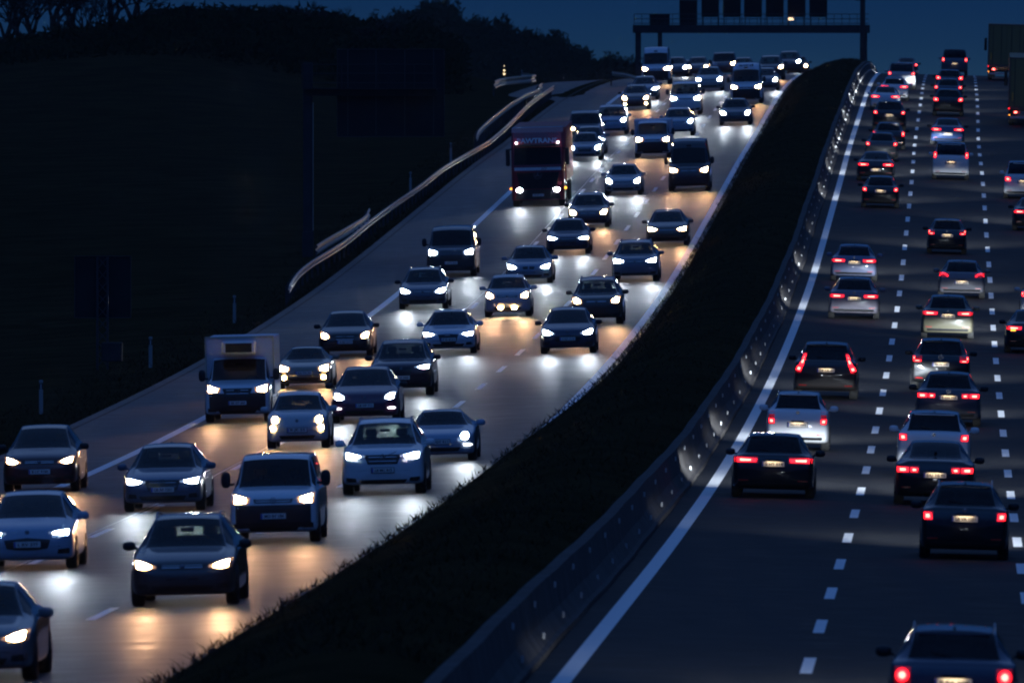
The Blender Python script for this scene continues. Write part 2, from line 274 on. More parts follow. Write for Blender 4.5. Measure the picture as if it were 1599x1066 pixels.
# ------------------------------------------------------------------ vehicles
FAM = {  # (y, zb, zs, zt, width factor, roof factor); cowl, roof front, roof rear, rear glass base station indices; length, width, height
 'sedan': (4.65,1.83,1.45,[(0,.34,.52,.56,.62,.5),(.05,.24,.62,.66,.82,.62),(.15,.20,.68,.73,.91,.72),(.4,.19,.74,.81,.97,.78),(.8,.19,.80,.88,.99,.80),(1.25,.19,.88,.96,1,.80),(2.0,.19,.93,1.40,1,.62),(2.6,.19,.94,1.45,1,.63),(3.3,.19,.95,1.42,1,.61),(3.95,.19,.97,1.09,1,.70),(4.38,.2,.95,1.05,.97,.76),(4.56,.24,.92,.99,.91,.74),(4.65,.34,.72,.80,.84,.6)],5,6,8,9),
 'hatch': (4.25,1.79,1.50,[(0,.34,.54,.58,.62,.5),(.05,.24,.64,.68,.83,.62),(.13,.20,.71,.77,.92,.72),(.32,.19,.78,.85,.975,.78),(.65,.19,.84,.92,.99,.80),(1.02,.19,.91,1.00,1,.81),(1.85,.19,.95,1.43,1,.64),(2.4,.19,.96,1.50,1,.65),(3.5,.19,.98,1.46,1,.62),(3.98,.2,1.0,1.07,.98,.74),(4.12,.22,.97,1.03,.95,.78),(4.20,.26,.90,.97,.92,.78),(4.25,.34,.74,.80,.86,.7)],5,6,8,9),
 'wagon': (4.75,1.83,1.49,[(0,.34,.52,.56,.62,.5),(.05,.24,.62,.66,.82,.62),(.15,.20,.69,.74,.91,.72),(.4,.19,.75,.82,.97,.78),(.8,.19,.82,.90,.99,.80),(1.25,.19,.89,.97,1,.80),(2.0,.19,.94,1.42,1,.64),(2.6,.19,.95,1.49,1,.65),(4.05,.19,.97,1.46,1,.62),(4.48,.2,.99,1.07,.98,.74),(4.62,.22,.97,1.03,.95,.78),(4.70,.26,.90,.97,.92,.78),(4.75,.34,.74,.80,.86,.7)],5,6,8,9),
 'suv': (4.65,1.88,1.67,[(0,.42,.66,.72,.66,.6),(.04,.30,.80,.86,.86,.7),(.12,.25,.88,.94,.94,.76),(.3,.24,.94,1.01,.98,.8),(.65,.24,.99,1.07,.99,.82),(1.1,.24,1.04,1.12,1,.82),(1.85,.24,1.07,1.58,1,.67),(2.5,.24,1.08,1.67,1,.68),(4.05,.24,1.10,1.63,1,.66),(4.42,.26,1.12,1.19,.98,.76),(4.54,.3,1.08,1.15,.95,.78),(4.62,.34,1.0,1.07,.92,.78),(4.65,.42,.84,.9,.88,.7)],5,6,8,9),
 'caddy': (4.5,1.86,1.84,[(0,.40,.64,.70,.70,.6),(.04,.28,.80,.86,.88,.7),(.12,.23,.90,.96,.95,.78),(.3,.22,.99,1.05,.985,.82),(.6,.22,1.06,1.13,.99,.84),(.95,.22,1.10,1.18,1,.85),(1.6,.22,1.14,1.74,1,.76),(2.2,.22,1.15,1.84,1,.78),(4.25,.22,1.15,1.82,1,.78),(4.36,.24,1.14,1.24,1,.86),(4.42,.26,1.12,1.20,.98,.86),(4.47,.3,1.06,1.14,.96,.86),(4.5,.36,.9,1.0,.94,.8)],5,6,8,9),
 'van': (5.0,1.96,1.98,[(0,.42,.70,.76,.70,.6),(.04,.30,.86,.92,.88,.7),(.12,.24,.98,1.04,.95,.78),(.3,.23,1.06,1.13,.985,.82),(.6,.23,1.12,1.20,.99,.84),(.9,.23,1.16,1.25,1,.85),(1.6,.23,1.2,1.86,1,.80),(2.2,.23,1.22,1.98,1,.82),(4.8,.23,1.22,1.96,1,.82),(4.88,.25,1.20,1.32,1,.88),(4.93,.27,1.18,1.28,.98,.88),(4.97,.3,1.1,1.2,.96,.88),(5.0,.36,.95,1.05,.94,.8)],5,6,8,9),
 'tall': (5.9,1.98,2.60,[(0,.44,.74,.80,.70,.6),(.04,.32,.92,1.0,.88,.7),(.12,.26,1.06,1.14,.95,.78),(.3,.25,1.16,1.24,.985,.82),(.6,.25,1.26,1.34,.99,.84),(.85,.25,1.32,1.42,1,.85),(1.45,.25,1.4,2.20,1,.80),(2.1,.25,1.42,2.60,1,.80),(5.7,.25,1.42,2.58,1,.82),(5.78,.27,1.40,1.6,1,.88),(5.83,.3,1.38,1.5,.98,.88),(5.87,.33,1.3,1.4,.96,.88),(5.9,.4,1.1,1.2,.94,.8)],5,6,8,9),
 'mini': (3.6,1.64,1.49,[(0,.34,.58,.62,.62,.5),(.05,.24,.68,.73,.82,.62),(.12,.20,.76,.82,.91,.72),(.28,.19,.84,.90,.97,.78),(.55,.19,.89,.97,.99,.80),(.85,.19,.93,1.02,1,.82),(1.5,.19,.96,1.40,1,.68),(2.0,.19,.97,1.49,1,.68),(2.95,.19,.99,1.44,1,.64),(3.35,.2,1.0,1.07,.97,.76),(3.47,.22,.97,1.03,.94,.78),(3.55,.26,.90,.97,.9,.78),(3.6,.34,.74,.80,.84,.7)],5,6,8,9),
 'roadster': (4.3,1.80,1.28,[(0,.32,.48,.52,.62,.5),(.05,.22,.58,.62,.82,.62),(.15,.18,.64,.69,.91,.70),(.4,.17,.71,.75,.97,.76),(.8,.17,.77,.82,.99,.78),(1.35,.17,.84,.90,1,.80),(1.95,.17,.87,1.24,1,.60),(2.4,.17,.88,1.28,1,.60),(2.9,.17,.90,1.22,1,.58),(3.5,.17,.92,1.0,1,.66),(4.05,.18,.90,.98,.97,.74),(4.22,.22,.86,.92,.91,.72),(4.3,.32,.68,.74,.84,.6)],5,6,8,9),
}
BODY = {}
def body_grid(fam, Wd, Ht):
    key = (fam, round(Wd, 2), round(Ht, 2))
    if key in BODY: return BODY[key]
    L, W0, H0, st, c, r, rr, rbs = FAM[fam]; A = np.array(st); NS = len(A); sub = 3
    s = np.linspace(0, NS-1, (NS-1)*sub+1); G = [pchip(np.arange(NS), A[:, k])(s) for k in range(6)]
    k = Ht/H0; secs = []
    for i in range(len(s)):
        y, zb, zs, zt, wf, rf = [g[i] for g in G]; zs *= k; zt *= k; w = Wd/2*wf; rw = Wd/2*rf; h = zt-zs; cab = min(1, max(0, (h-.1)/.3))
        drop = .5*h*(1-cab)+(.085+.03*(Ht > 1.9))*cab
        pts = np.array([(0,zb),(.5*w,zb),(.8*w,zb),(.96*w,zb+.035),(w,zb+.15),(w,zb+.55*(zs-zb)),(.985*w,zs-.06),(.95*w,zs),(rw,zt-drop),(.88*rw,zt-.3*drop),(.45*rw,zt-.05*drop),(0,zt)])
        out = []; m = len(pts)
        for j in range(m-1):
            p0_ = pts[max(j-1, 0)]; p1 = pts[j]; p2 = pts[j+1]; p3 = pts[min(j+2, m-1)]
            for q in (0, 1/3, 2/3):
                t = q; out.append(.5*((2*p1)+(-p0_+p2)*t*.8+0*(t)+(2*p0_*.8-(6-.8)*p1+(6-2*.8)*p2-.8*p3)*t*t*1+(-.8*p0_+(4-.8)*p1-(4-.8)*p2+.8*p3)*t**3) if False else p1+(p2-p1)*t+(t*(1-t))*((1-t)*((p2-p0_)*.42-(p2-p1)*.84)-t*((p3-p1)*.42-(p2-p1)*.84)))
        out.append(pts[-1]); secs.append((y-L/2, np.array(out)))
    ns = len(secs); m = len(secs[0][1]); V = []
    for y, q in secs:
        for x, z_ in q: V.append((x, y, z_))
        for x, z_ in q[1:-1][::-1]: V.append((-x, y, z_))
    R = 2*m-2; faces = []; cls = []
    for i in range(ns-1):
        si = (i+.5)/sub
        for j in range(R):
            jj = j if j < m-1 else R-1-j; sj = (jj+.5)/3
            faces.append((i*R+j, i*R+(j+1) % R, (i+1)*R+(j+1) % R, (i+1)*R+j)); cl = 0
            if sj > 8.33:
                if c+.05 < si < r-.02: cl = 1
                if rr+.02 < si < rbs-.05: cl = 2
            elif 7.33 < sj < 8:
                if (c+.4 < si < r+.35) or (r+.66 < si < rr+.3 ): cl = 3
            faces[-1] = faces[-1]; cls.append(cl)
    V.append((0, secs[0][0]-.01, secs[0][1][:,1].mean())); V.append((0, secs[-1][0]+.01, secs[-1][1][:,1].mean()))
    for j in range(R): faces.append(((j+1) % R, j, len(V)-2)); cls.append(0); faces.append(((ns-1)*R+j, (ns-1)*R+(j+1) % R, len(V)-1)); cls.append(0)
    bvh = BVHTree.FromPolygons([Vector(p) for p in V], faces)
    meshes = {}
    for cl, nm in ((0,'body'),(1,'windscreen'),(2,'rear_window'),(3,'side_window')):
        for side in ((1,-1) if cl == 3 else (0,)):
            fs = [q for q, a in zip(faces, cls) if a == cl and (side == 0 or side*sum(V[i][0] for i in q) > 0)]
            idx = sorted({i for q in fs for i in q}); mp = {a: b for b, a in enumerate(idx)}
            me = bpy.data.meshes.new(nm); me.from_pydata([V[i] for i in idx], [], [tuple(mp[i] for i in q)[::-1] for q in fs]); me.polygons.foreach_set('use_smooth', [True]*len(fs)); me.materials.append(None); me.update()
            meshes[(cl, side)] = me
    BODY[key] = (L, meshes, bvh, A, k); return BODY[key]
def resamp(pl, n):
    pl = np.array(pl, float); d = np.concatenate([[0], np.cumsum(np.hypot(*np.diff(pl, axis=0).T))]); t = np.linspace(0, d[-1], n); return np.stack([np.interp(t, d, pl[:,0]), np.interp(t, d, pl[:,1])], 1)
def cast(bvh, x, z_, side):
    if side in ('F', 'R'):
        s = -1 if side == 'F' else 1; h = bvh.ray_cast(Vector((x, s*9, z_)), Vector((0, -s, 0)))
        return None if h[0] is None else h[0].y
    s = 1 if side == 'SR' else -1; h = bvh.ray_cast(Vector((s*5, x, z_)), Vector((-s, 0, 0))); return None if h[0] is None else h[0].x
def patch(name, bvh, side, bot, top, m, parent, off=.012, nu=8, nv=4, deep=.03):
    a, b = resamp(bot, nu+1), resamp(top, nu+1); P = [[a[i]*(1-j/nv)+b[i]*(j/nv) for i in range(nu+1)] for j in range(nv+1)]
    Y = [[cast(bvh, *P[j][i], side) for i in range(nu+1)] for j in range(nv+1)]
    ok = [y for r_ in Y for y in r_ if y is not None]
    if not ok: return None
    s = -1 if side in ('F', 'SL') else 1; md = sorted(ok)[len(ok)//2]; v = []
    for dd in (0, 1):
        for j in range(nv+1):
            for i in range(nu+1):
                y = md if Y[j][i] is None else (max(min(Y[j][i], md+.35), md-.35)); y = y+s*off-(s*(off+deep) if dd else 0); x, z_ = P[j][i]
                v.append((x, y, z_) if side in 'FR' else (y, x, z_))
    n = (nu+1)*(nv+1); f = [(j*(nu+1)+i, j*(nu+1)+i+1, (j+1)*(nu+1)+i+1, (j+1)*(nu+1)+i) for j in range(nv) for i in range(nu)]
    ring = [i for i in range(nu+1)]+[j*(nu+1)+nu for j in range(1, nv+1)]+[nv*(nu+1)+i for i in range(nu-1, -1, -1)]+[j*(nu+1) for j in range(nv-1, 0, -1)]
    for q in range(len(ring)): a_, b_ = ring[q], ring[(q+1) % len(ring)]; f.append((a_, b_, b_+n, a_+n))
    return mk(name, v, f, m, parent, False)
def mir(pl): return [(-x, z_) for x, z_ in pl]
def circ(cx, cz, rx, rz, n=9): 
    return [(cx-rx*math.cos(math.pi*k/(n-1)), cz-rz*math.sin(math.pi*k/(n-1))) for k in range(n)], [(cx-rx*math.cos(math.pi*k/(n-1)), cz+rz*math.sin(math.pi*k/(n-1))) for k in range(n)]
def tyre_mesh(r, w):
    prof = [(-w/2, r*.62), (-w/2, r*.93), (-w/2+.03, r), (w/2-.03, r), (w/2, r*.93), (w/2, r*.62)]; n = 24; b = MB(); v = []; f = []
    for k in range(n):
        t = 2*math.pi*k/n
        for x, q in prof: v.append((x, q*math.cos(t), q*math.sin(t)))
    for k in range(n):
        for j in range(5): f.append((k*6+j, ((k+1) % n)*6+j, ((k+1) % n)*6+j+1, k*6+j+1))
    b.add(v, f); me = mk('tyre', b.v, b.f, M_rub, None, True); d = me.data; bpy.data.objects.remove(me)
    b = MB(); n = 24
    for s in (-1, 1):
        v = [(s*(w/2-.03), 0, 0)]+[(s*(w/2-.02), r*.63*math.cos(2*math.pi*k/n)*(1 if k % 5 else .97), r*.63*math.sin(2*math.pi*k/n)) for k in range(n)]+[(s*(w/2-.06), r*.4*math.cos(2*math.pi*k/n), r*.4*math.sin(2*math.pi*k/n)) for k in range(n)]
        b.add(v, [(1+k, 1+(k+1) % n, 1+n+(k+1) % n, 1+n+k) for k in range(n)]+[(0, 1+n+k, 1+n+(k+1) % n) for k in range(n)])
    me = b.mk('rim', M_rim); d2 = me.data; bpy.data.objects.remove(me); return d, d2
TY = {False: tyre_mesh(.325, .22), True: tyre_mesh(.37, .25)}
def once(b, name, m, smooth=True): o = b.mk(name, m, None, smooth); d = o.data; bpy.data.objects.remove(o); return d
seat_b = MB().box(-.24,.24,-.25,.25,.0,.16,.05).box(-.23,.23,.14,.28,.14,.62,.05).box(-.13,.13,.18,.27,.66,.84,.035).box(-.06,-.04,.21,.23,.6,.7).box(.04,.06,.21,.23,.6,.7)
SEAT = once(seat_b, 'seat', M_int, False)
bench = MB().box(-.6,.6,-.22,.22,0,.15,.05).box(-.6,.6,.14,.26,.1,.52,.05)
for x in (-.4,.4): bench.box(x-.12, x+.12, .17, .25, .53, .66, .03)
BENCH = once(bench, 'rear_bench', M_int, False)
DASH = once(MB().box(-.72,.72,-.3,.12,-.15,.0,.05).box(.2,.55,.08,.16,-.02,.05,.02), 'dashboard', M_int, False)
wh = MB(); 
for k in range(14): t, t2 = 2*math.pi*k/14, 2*math.pi*(k+1)/14; wh.tube((.19*math.cos(t), -.05*math.sin(t), .18*math.sin(t)), (.19*math.cos(t2), -.05*math.sin(t2), .18*math.sin(t2)), .014, n=5)
wh.box(-.17,.17,-.01,.01,-.03,.03); WHEELS = once(wh, 'steering_wheel', M_blk)
RV = once(MB().box(-.12,.12,-.015,.015,-.035,.035,.01), 'rear_view_mirror', M_blk)
PLATE = once(MB().box(-.26,.26,-.006,.006,-.056,.056,.004), 'number_plate', M_plate, False); PFR = once(MB().box(-.275,.275,-.004,.008,-.07,.07,.003), 'plate_holder', M_blk, False)
EU = once(MB().box(-.256,-.222,-.008,.0,-.052,.052), 'country_strip', M_eu, False)
TXT = {}
def text_mesh(s, size, m, wide=None):
    k = (s, size, m.name)
    if k in TXT: return TXT[k]
    c = bpy.data.curves.new('lettering', 'FONT'); c.body = s; c.size = size; c.align_x = 'CENTER'; c.align_y = 'CENTER'; c.extrude = .002; c.offset = .002 if size < .2 else .01; c.resolution_u = 2
    o = bpy.data.objects.new('lettering', c); COL.objects.link(o); bpy.context.view_layer.update()
    dg = bpy.context.evaluated_depsgraph_get(); me = bpy.data.meshes.new_from_object(o.evaluated_get(dg)); bpy.data.objects.remove(o)
    me.materials.clear(); me.materials.append(m)
    a = np.array([v.co[:] for v in me.vertices]); cx_ = (a[:,0].max()+a[:,0].min())/2; cy = (a[:,1].max()+a[:,1].min())/2; wd = a[:,0].max()-a[:,0].min(); sc = (wide/wd) if wide else 1
    for v in me.vertices: v.co = ((v.co.x-cx_)*sc, v.co.z, v.co.y-cy); v.co.y = -v.co.y
    TXT[k] = me; return me
HEADS = { # polygons relative to half width and lamp height
 'almond': ([(.50,-.05),(.70,-.085),(.92,-.05)], [(.50,-.02),(.70,.05),(.945,.10)]),
 'slim': ([(.46,-.01),(.70,-.045),(.93,-.04)], [(.46,.012),(.72,.045),(.95,.07)]),
 'rect': ([(.56,-.08),(.92,-.09)], [(.53,.03),(.93,.12)]),
 'drop': ([(.58,-.07),(.75,-.09),(.90,-.06)], [(.60,.03),(.78,.10),(.93,.12)]),
 'round': circ(.72, .0, .115, .105),
 'wide': ([(.44,-.03),(.70,-.07),(.93,-.06)], [(.42,.0),(.70,.05),(.95,.085)]),
}
def lights_at(root, x, y, z_, col, power, fwd):
    k = 'headlamp_beam_%s_%d_%d' % ('w' if col == WARM else 'c', int(power), fwd)
    L_ = bpy.data.lights.get(k)
    if not L_:
        L_ = bpy.data.lights.new(k, 'SPOT'); L_.energy = power; L_.use_nodes = True; t = L_.node_tree; em = t.nodes['Emission']   # low beam: sharp cut-off at lamp height, brightest just below it
        tc = t.nodes.new('ShaderNodeTexCoord'); sx = t.nodes.new('ShaderNodeSeparateXYZ'); t.links.new(tc.outputs['Normal'], sx.inputs[0])
        def mth(op, a, b=None, c=None):
            q = t.nodes.new('ShaderNodeMath'); q.operation = op
            for i, w_ in enumerate((a, b, c)):
                if w_ is None: continue
                if isinstance(w_, (int, float)): q.inputs[i].default_value = w_
                else: t.links.new(w_, q.inputs[i])
            return q.outputs[0]
        e = mth('MULTIPLY', mth('DIVIDE', sx.outputs[1], sx.outputs[2]), -1.0)
        mr = t.nodes.new('ShaderNodeMapRange'); mr.interpolation_type = 'SMOOTHSTEP'; t.links.new(e, mr.inputs[0])
        for i, w_ in ((1, -.008 if fwd < 0 else -.034), (2, .018 if fwd < 0 else -.004), (3, 1.0), (4, .06 if fwd < 0 else .015)): mr.inputs[i].default_value = w_
        gl = mth('ADD', mth('EXPONENT', mth('MULTIPLY', mth('ABSOLUTE', mth('ADD', e, .03 if fwd < 0 else .07)), -20.0 if fwd < 0 else -16.0)), .006)
        t.links.new(mth('MULTIPLY', mr.outputs[0], gl), em.inputs['Strength'])
        L_.color = col; L_.spot_size = math.radians(40 if fwd < 0 else 54); L_.spot_blend = 1; L_.shadow_soft_size = .075
    o = ob('headlamp_beam', L_, root, (x, y, z_)); o.rotation_euler = (math.radians(90-0.3), 0, math.pi); return o
NV = 0
def vehicle(name, label, cat, fam, x, y, side, col, Wd=None, Ht=None, lamp='c', head='almond', grille='bar', badge=None, tail='box', plate=None, D=None, rails=False, dark=False,
            fogs=None, lowblack=False, mirror='car', group=None, zl=None, indic=False, only=None, zplate=None, power=1.0, platelit=True, hs=None):
    global NV; NV += 1
    L, W0, H0 = FAM[fam][:3]; Wd = Wd or W0; Ht = Ht or H0; L, meshes, bvh, A, k = body_grid(fam, Wd, Ht)
    if D is None: u, Dc = locate(x, y)
    else: Dc = D; u = row(x, D)[1]
    Dm = Dc+(L/2-.85); T = Vector((float(xr(Dm+2)-xr(Dm-2)), 4, float(zr(Dm+2)-zr(Dm-2)))).normalized(); Xa = Vector((1, 0, (float(cross(u+.5))-float(cross(u-.5))))); Xa = (Xa-T*Xa.dot(T)).normalized(); Za = Xa.cross(T)
    R = Matrix((Xa, T, Za)).transposed()
    if side == 'right': R = R @ Matrix.Rotation(math.pi, 3, 'Z')
    um = (x-CX)*Dc/F-float(xr(Dc)); base = Vector((float(xr(Dm))+um, Dm, float(surf(um, Dm))))
    root = ob({'sedan':'saloon_car','hatch':'hatchback','wagon':'estate_car','suv':'suv','roadster':'convertible','mini':'small_car'}.get(fam, 'van') if cat != 'truck' else 'box_truck', None); root.matrix_world = Matrix.Translation(base) @ R.to_4x4(); tag(root, label, cat, group or ('oncoming vehicles with headlights lit' if side == 'left' else 'departing vehicles with tail lights lit'))
    Pm = paint(col); w = Wd/2; front = side == 'left'; van = fam in ('van', 'tall', 'caddy'); gm = M_gl if not dark else M_gld
    for (cl, sd), me in meshes.items():
        o = ob(me.name.split('.')[0], me, root); o.material_slots[0].link = 'OBJECT'; o.material_slots[0].material = Pm if cl == 0 else (gm if cl != 3 else M_gld)
        if cl == 2 and dark: o.material_slots[0].material = M_gld
        if cl == 2 and van and front and lamp == 'w': o.material_slots[0].material = Pm
    front = side == 'left'; van = fam in ('van', 'tall', 'caddy')
    # wheels
    big = fam in ('suv', 'van', 'tall'); tr, wd_ = (.37,.25) if big else (.325,.22); ya = (-L/2+.85, L/2-(.82 if not van else .95))
    for yy in ya:
        for s in (-1, 1):
            o = ob('wheel', TY[big][0], root, (s*(w-wd_/2+.012), yy, tr)); ob('rim', TY[big][1], o)
            cb, ct = circ(yy, tr, tr+.07, tr+.07); 
            patch('wheel_arch', bvh, 'SR' if s > 0 else 'SL', [(a_, max(b_, .2)) for a_, b_ in cb], ct, M_blk, root, off=.002, nu=10, nv=3, deep=.01)
    # interior
    yc = A[5][0]-L/2; zc = A[5][2]*k
    if fam != 'tall' or True:
        ob('dashboard', DASH, root, (0, yc+.32, zc+.03)).scale = (Wd/1.83, 1, 1); sb = zc-.42
        for s in (-1, 1): ob('seat', SEAT, root, (s*.36, yc+1.15, sb))
        o = ob('steering_wheel', WHEELS, root, (.36, yc+.68, zc+.02))
        ob('rear_view_mirror', RV, root, (0, yc+.62, Ht-.27))
        if not van and fam != 'roadster': ob('rear_bench', BENCH, root, (0, yc+2.05, sb))
    # door mirrors
    for s in (-1, 1):
        b = MB(); zm = zc+.10
        if mirror == 'van': b.ell((s*(w+.12), yc+.35, zm+.12), (.10,.07,.17)).box(min(s*(w-.06), s*(w+.06)), max(s*(w-.06), s*(w+.06)), yc+.33, yc+.39, zm+.0, zm+.05)
        else: b.ell((s*(w+.10), yc+.42, zm), (.115,.08,.08)).box(min(s*(w-.05), s*(w+.04)), max(s*(w-.05), s*(w+.04)), yc+.40, yc+.45, zm-.06, zm-.02)
        b.mk('mirror', M_blk if (mirror == 'van' or col[0] < .1 or lowblack) else Pm, root, True)
    if rails:
        for s in (-1, 1):
            xx = s*w*(FAM[fam][3][7][5])*.93; y0, y1 = A[6][0]-L/2+.15, A[8][0]-L/2-.1; b = MB(); pts = []
            for t in np.linspace(0, 1, 9):
                h = bvh.ray_cast(Vector((xx, y0+(y1-y0)*t, 5)), Vector((0, 0, -1))); pts.append(Vector((xx, y0+(y1-y0)*t, (h[0].z if h[0] else Ht)+(.05 if 0 < t < 1 else -.01))))
            for a_, b_ in zip(pts[:-1], pts[1:]): b.tube(a_, b_, .017, n=6)
            b.mk('roof_rail', M_chr, root, True)
    if (not van) and fam != 'roadster':
        h = bvh.ray_cast(Vector((0, L/2-.95, 5)), Vector((0, 0, -1)))
        if h[0]: MB().add([(-.02,L/2-1.03,h[0].z-.01),(.02,L/2-1.03,h[0].z-.01),(.03,L/2-.83,h[0].z-.02),(-.03,L/2-.83,h[0].z-.02),(0,L/2-.86,h[0].z+.05)], [(0,1,4),(1,2,4),(2,3,4),(3,0,4)]).mk('antenna_fin', M_blk, root)
    # ---- nose (built on the side we see)
    zh = (zl if zl else A[3][2]*k-.06)
    lm = M_hw if lamp == 'w' else M_hc; lc = WARM if lamp == 'w' else COLD
    PW = HL*power*(1.0 if front else 10.5)
    if front:
        hb, ht = HEADS[head]; hs = hs or (1+.28*float(smooth(280, 520, Dc)))  # far lamps drawn larger, their glare built into the outline
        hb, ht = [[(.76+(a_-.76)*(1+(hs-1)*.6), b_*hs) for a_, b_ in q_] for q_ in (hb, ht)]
        for s in (-1, 1):
            if only and s != only: continue_lit = False
            else: continue_lit = True
            bo = [(s*w*a_, zh+b_) for a_, b_ in hb]; to = [(s*w*a_, zh+b_) for a_, b_ in ht]
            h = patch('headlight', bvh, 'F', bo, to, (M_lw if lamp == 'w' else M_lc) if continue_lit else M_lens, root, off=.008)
            if h is None: continue
            if head == 'round': b2, t2 = circ(s*w*.72, zh, w*.10, .088)
            else:
                cxx = s*w*.76; czz = zh+.0; b2 = [(cxx+(a_-cxx)*.64, czz+(b_-czz)*.74) for a_, b_ in bo]; t2 = [(cxx+(a_-cxx)*.64, czz+(b_-czz)*.74) for a_, b_ in to]
            ln_ = patch('lens', bvh, 'F', b2, t2, lm if continue_lit else M_lens, h, off=.02, deep=.02)
            yv = cast(bvh, s*w*.72, zh, 'F')
            if continue_lit and yv is not None: lights_at(root, s*w*.72, yv-.11, zh, lc, PW, -1)
            if fogs:
                zf_, xf_, rf_ = {'round': (.36,.74,(.06,.055)), 'centre': (.34,.30,(.09,.05)), 'slot': (.42,.80,(.115,.028)), 'ring': (zh-.22,.80,(.05,.05))}[fogs]
                b3, t3 = circ(s*w*xf_, zf_, rf_[0], rf_[1]); g_ = patch('fog_light', bvh, 'F', b3, t3, (M_fg if fogs == 'slot' else lm), root, off=.03)
        zg = zh-.03
        if grille == 'bar': gb, gt = [(-.42*w,zg-.05),(.42*w,zg-.05)], [(-.45*w,zg+.035),(.45*w,zg+.035)]
        elif grille == 'big': gb, gt = [(-.36*w,zg-.17),(.36*w,zg-.17)], [(-.46*w,zg+.05),(.46*w,zg+.05)]
        elif grille == 'shield': gb, gt = [(-.26*w,zg-.30),(.26*w,zg-.30)], [(-.38*w,zg+.02),(0,zg+.04),(.38*w,zg+.02)]
        elif grille == 'mouth': gb, gt = [(-.44*w,zg-.27),(-.2*w,zg-.30),(.2*w,zg-.30),(.44*w,zg-.27)], [(-.50*w,zg-.10),(0,zg-.06),(.50*w,zg-.10)]
        elif grille == 'kidney': gb, gt = [(-.24*w,zg-.07),(-.03*w,zg-.07)], [(-.26*w,zg+.03),(-.03*w,zg+.04)]
        else: gb = None
        if gb:
            g = patch('grille', bvh, 'F', gb, gt, M_gril, root, off=.010, nu=8, nv=3)
            if grille == 'kidney': patch('grille', bvh, 'F', mir(gb)[::-1], mir(gt)[::-1], M_gril, root, off=.01)
            if g and grille in ('bar', 'big', 'shield', 'kidney'):
                nb = 2 if grille != 'shield' else 4; z0_, z1_ = gb[0][1], gt[0][1]; xw = abs(gb[0][0])*.93
                for q in range(nb):
                    zz = z0_+(z1_-z0_)*(q+.7)/(nb+.3)
                    if grille != 'kidney': patch('grille_bar', bvh, 'F', [(-xw, zz), (xw, zz)], [(-xw, zz+.012), (xw, zz+.012)], M_chr if grille in ('bar', 'big') else M_blk, g, off=.016, nu=8, nv=1, deep=.01)
        if grille != 'mouth': patch('lower_intake', bvh, 'F', [(-.52*w,.26*max(1,k)),(.52*w,.26*max(1,k))], [(-.60*w,.36),(.60*w,.36)], M_gril, root, off=.008, nu=8, nv=2)
        if not fogs:
            for s in (-1, 1): patch('bumper_vent', bvh, 'F', [(s*.64*w,.31),(s*.90*w,.31)], [(s*.66*w,.40),(s*.90*w,.42)], M_gril, root, off=.008, nu=4, nv=2)
        if lowblack:
            zz = zh-.12; patch('bumper', bvh, 'F', [(-.96*w,.27),(-.5*w,.25),(.5*w,.25),(.96*w,.27)], [(-.97*w,zz),(.97*w,zz)], M_blk, root, off=.007, nu=16, nv=6)
        sd_ = 'F'; zp = zplate or (.50 if Ht < 1.6 else .56); sg = -1
    else:
        zt_ = zl or (A[10][2]*k-.10); zt0 = zt_
        shapes = {'box': [([(.66,-.09),(.93,-.09)],[(.70,.07),(.94,.09)],0)], 
          'small': [([(.74,-.06),(.92,-.06)],[(.76,.07),(.93,.08)],0)],
          'split': [([(.44,-.05),(.60,-.05)],[(.42,.035),(.60,.05)],1),([(.66,-.05),(.94,-.06)],[(.66,.05),(.95,.06)],1)],
          'bar': [([(.42,-.045),(.94,-.055)],[(.40,.03),(.95,.055)],1)],
          'vert': [([(.80,-.16),(.96,-.12)],[(.74,-.02),(.90,.02)],0),([(.72,.0),(.86,.02)],[(.62,.36),(.70,.36)],0)],
          'arc': [([(.62,-.07),(.70,.0),(.80,.035),(.90,.01),(.955,-.06)],[(.58,-.03),(.68,.05),(.80,.085),(.92,.06),(.975,-.03)],1)],
          'round': [circ(.80,.0,.105,.095)+(1,)], 
          'low': [([(.74,-.09),(.90,-.09)],[(.74,.03),(.92,.04)],1)], 'tall': [([(.82,-.12),(.94,-.12)],[(.80,.12),(.92,.14)],0)],
          'lshape': [([(.66,-.08),(.93,-.08)],[(.66,-.035),(.93,-.035)],1),([(.88,-.03),(.94,-.03)],[(.87,.08),(.93,.08)],1)]}[tail]
        for s in (-1, 1):
            al = [p for sh in shapes for p in sh[0]+sh[1]]; x0_, x1_ = min(p[0] for p in al)-.02, min(.975, max(p[0] for p in al)+.01); z0_, z1_ = min(p[1] for p in al)-.015, max(p[1] for p in al)+.015
            if tail == 'vert': hs = patch('tail_light', bvh, 'R', [(s*.78*w, zt0-.2),(s*.97*w, zt0-.2)], [(s*.6*w, zt0+.40),(s*.68*w, zt0+.40)], M_td, root, off=.006)
            elif tail == 'low': hs = patch('tail_light', bvh, 'R', [(s*.72*w, zt0-.11),(s*.92*w, zt0-.11)], [(s*.74*w, zt0+.22),(s*.90*w, zt0+.22)], M_td, root, off=.006)
            else: hs = patch('tail_light', bvh, 'R', [(s*x0_*w, zt0+z0_),(s*x1_*w, zt0+z0_)], [(s*x0_*w, zt0+z1_),(s*x1_*w, zt0+z1_)], M_td, root, off=.006)
            if hs is None: continue
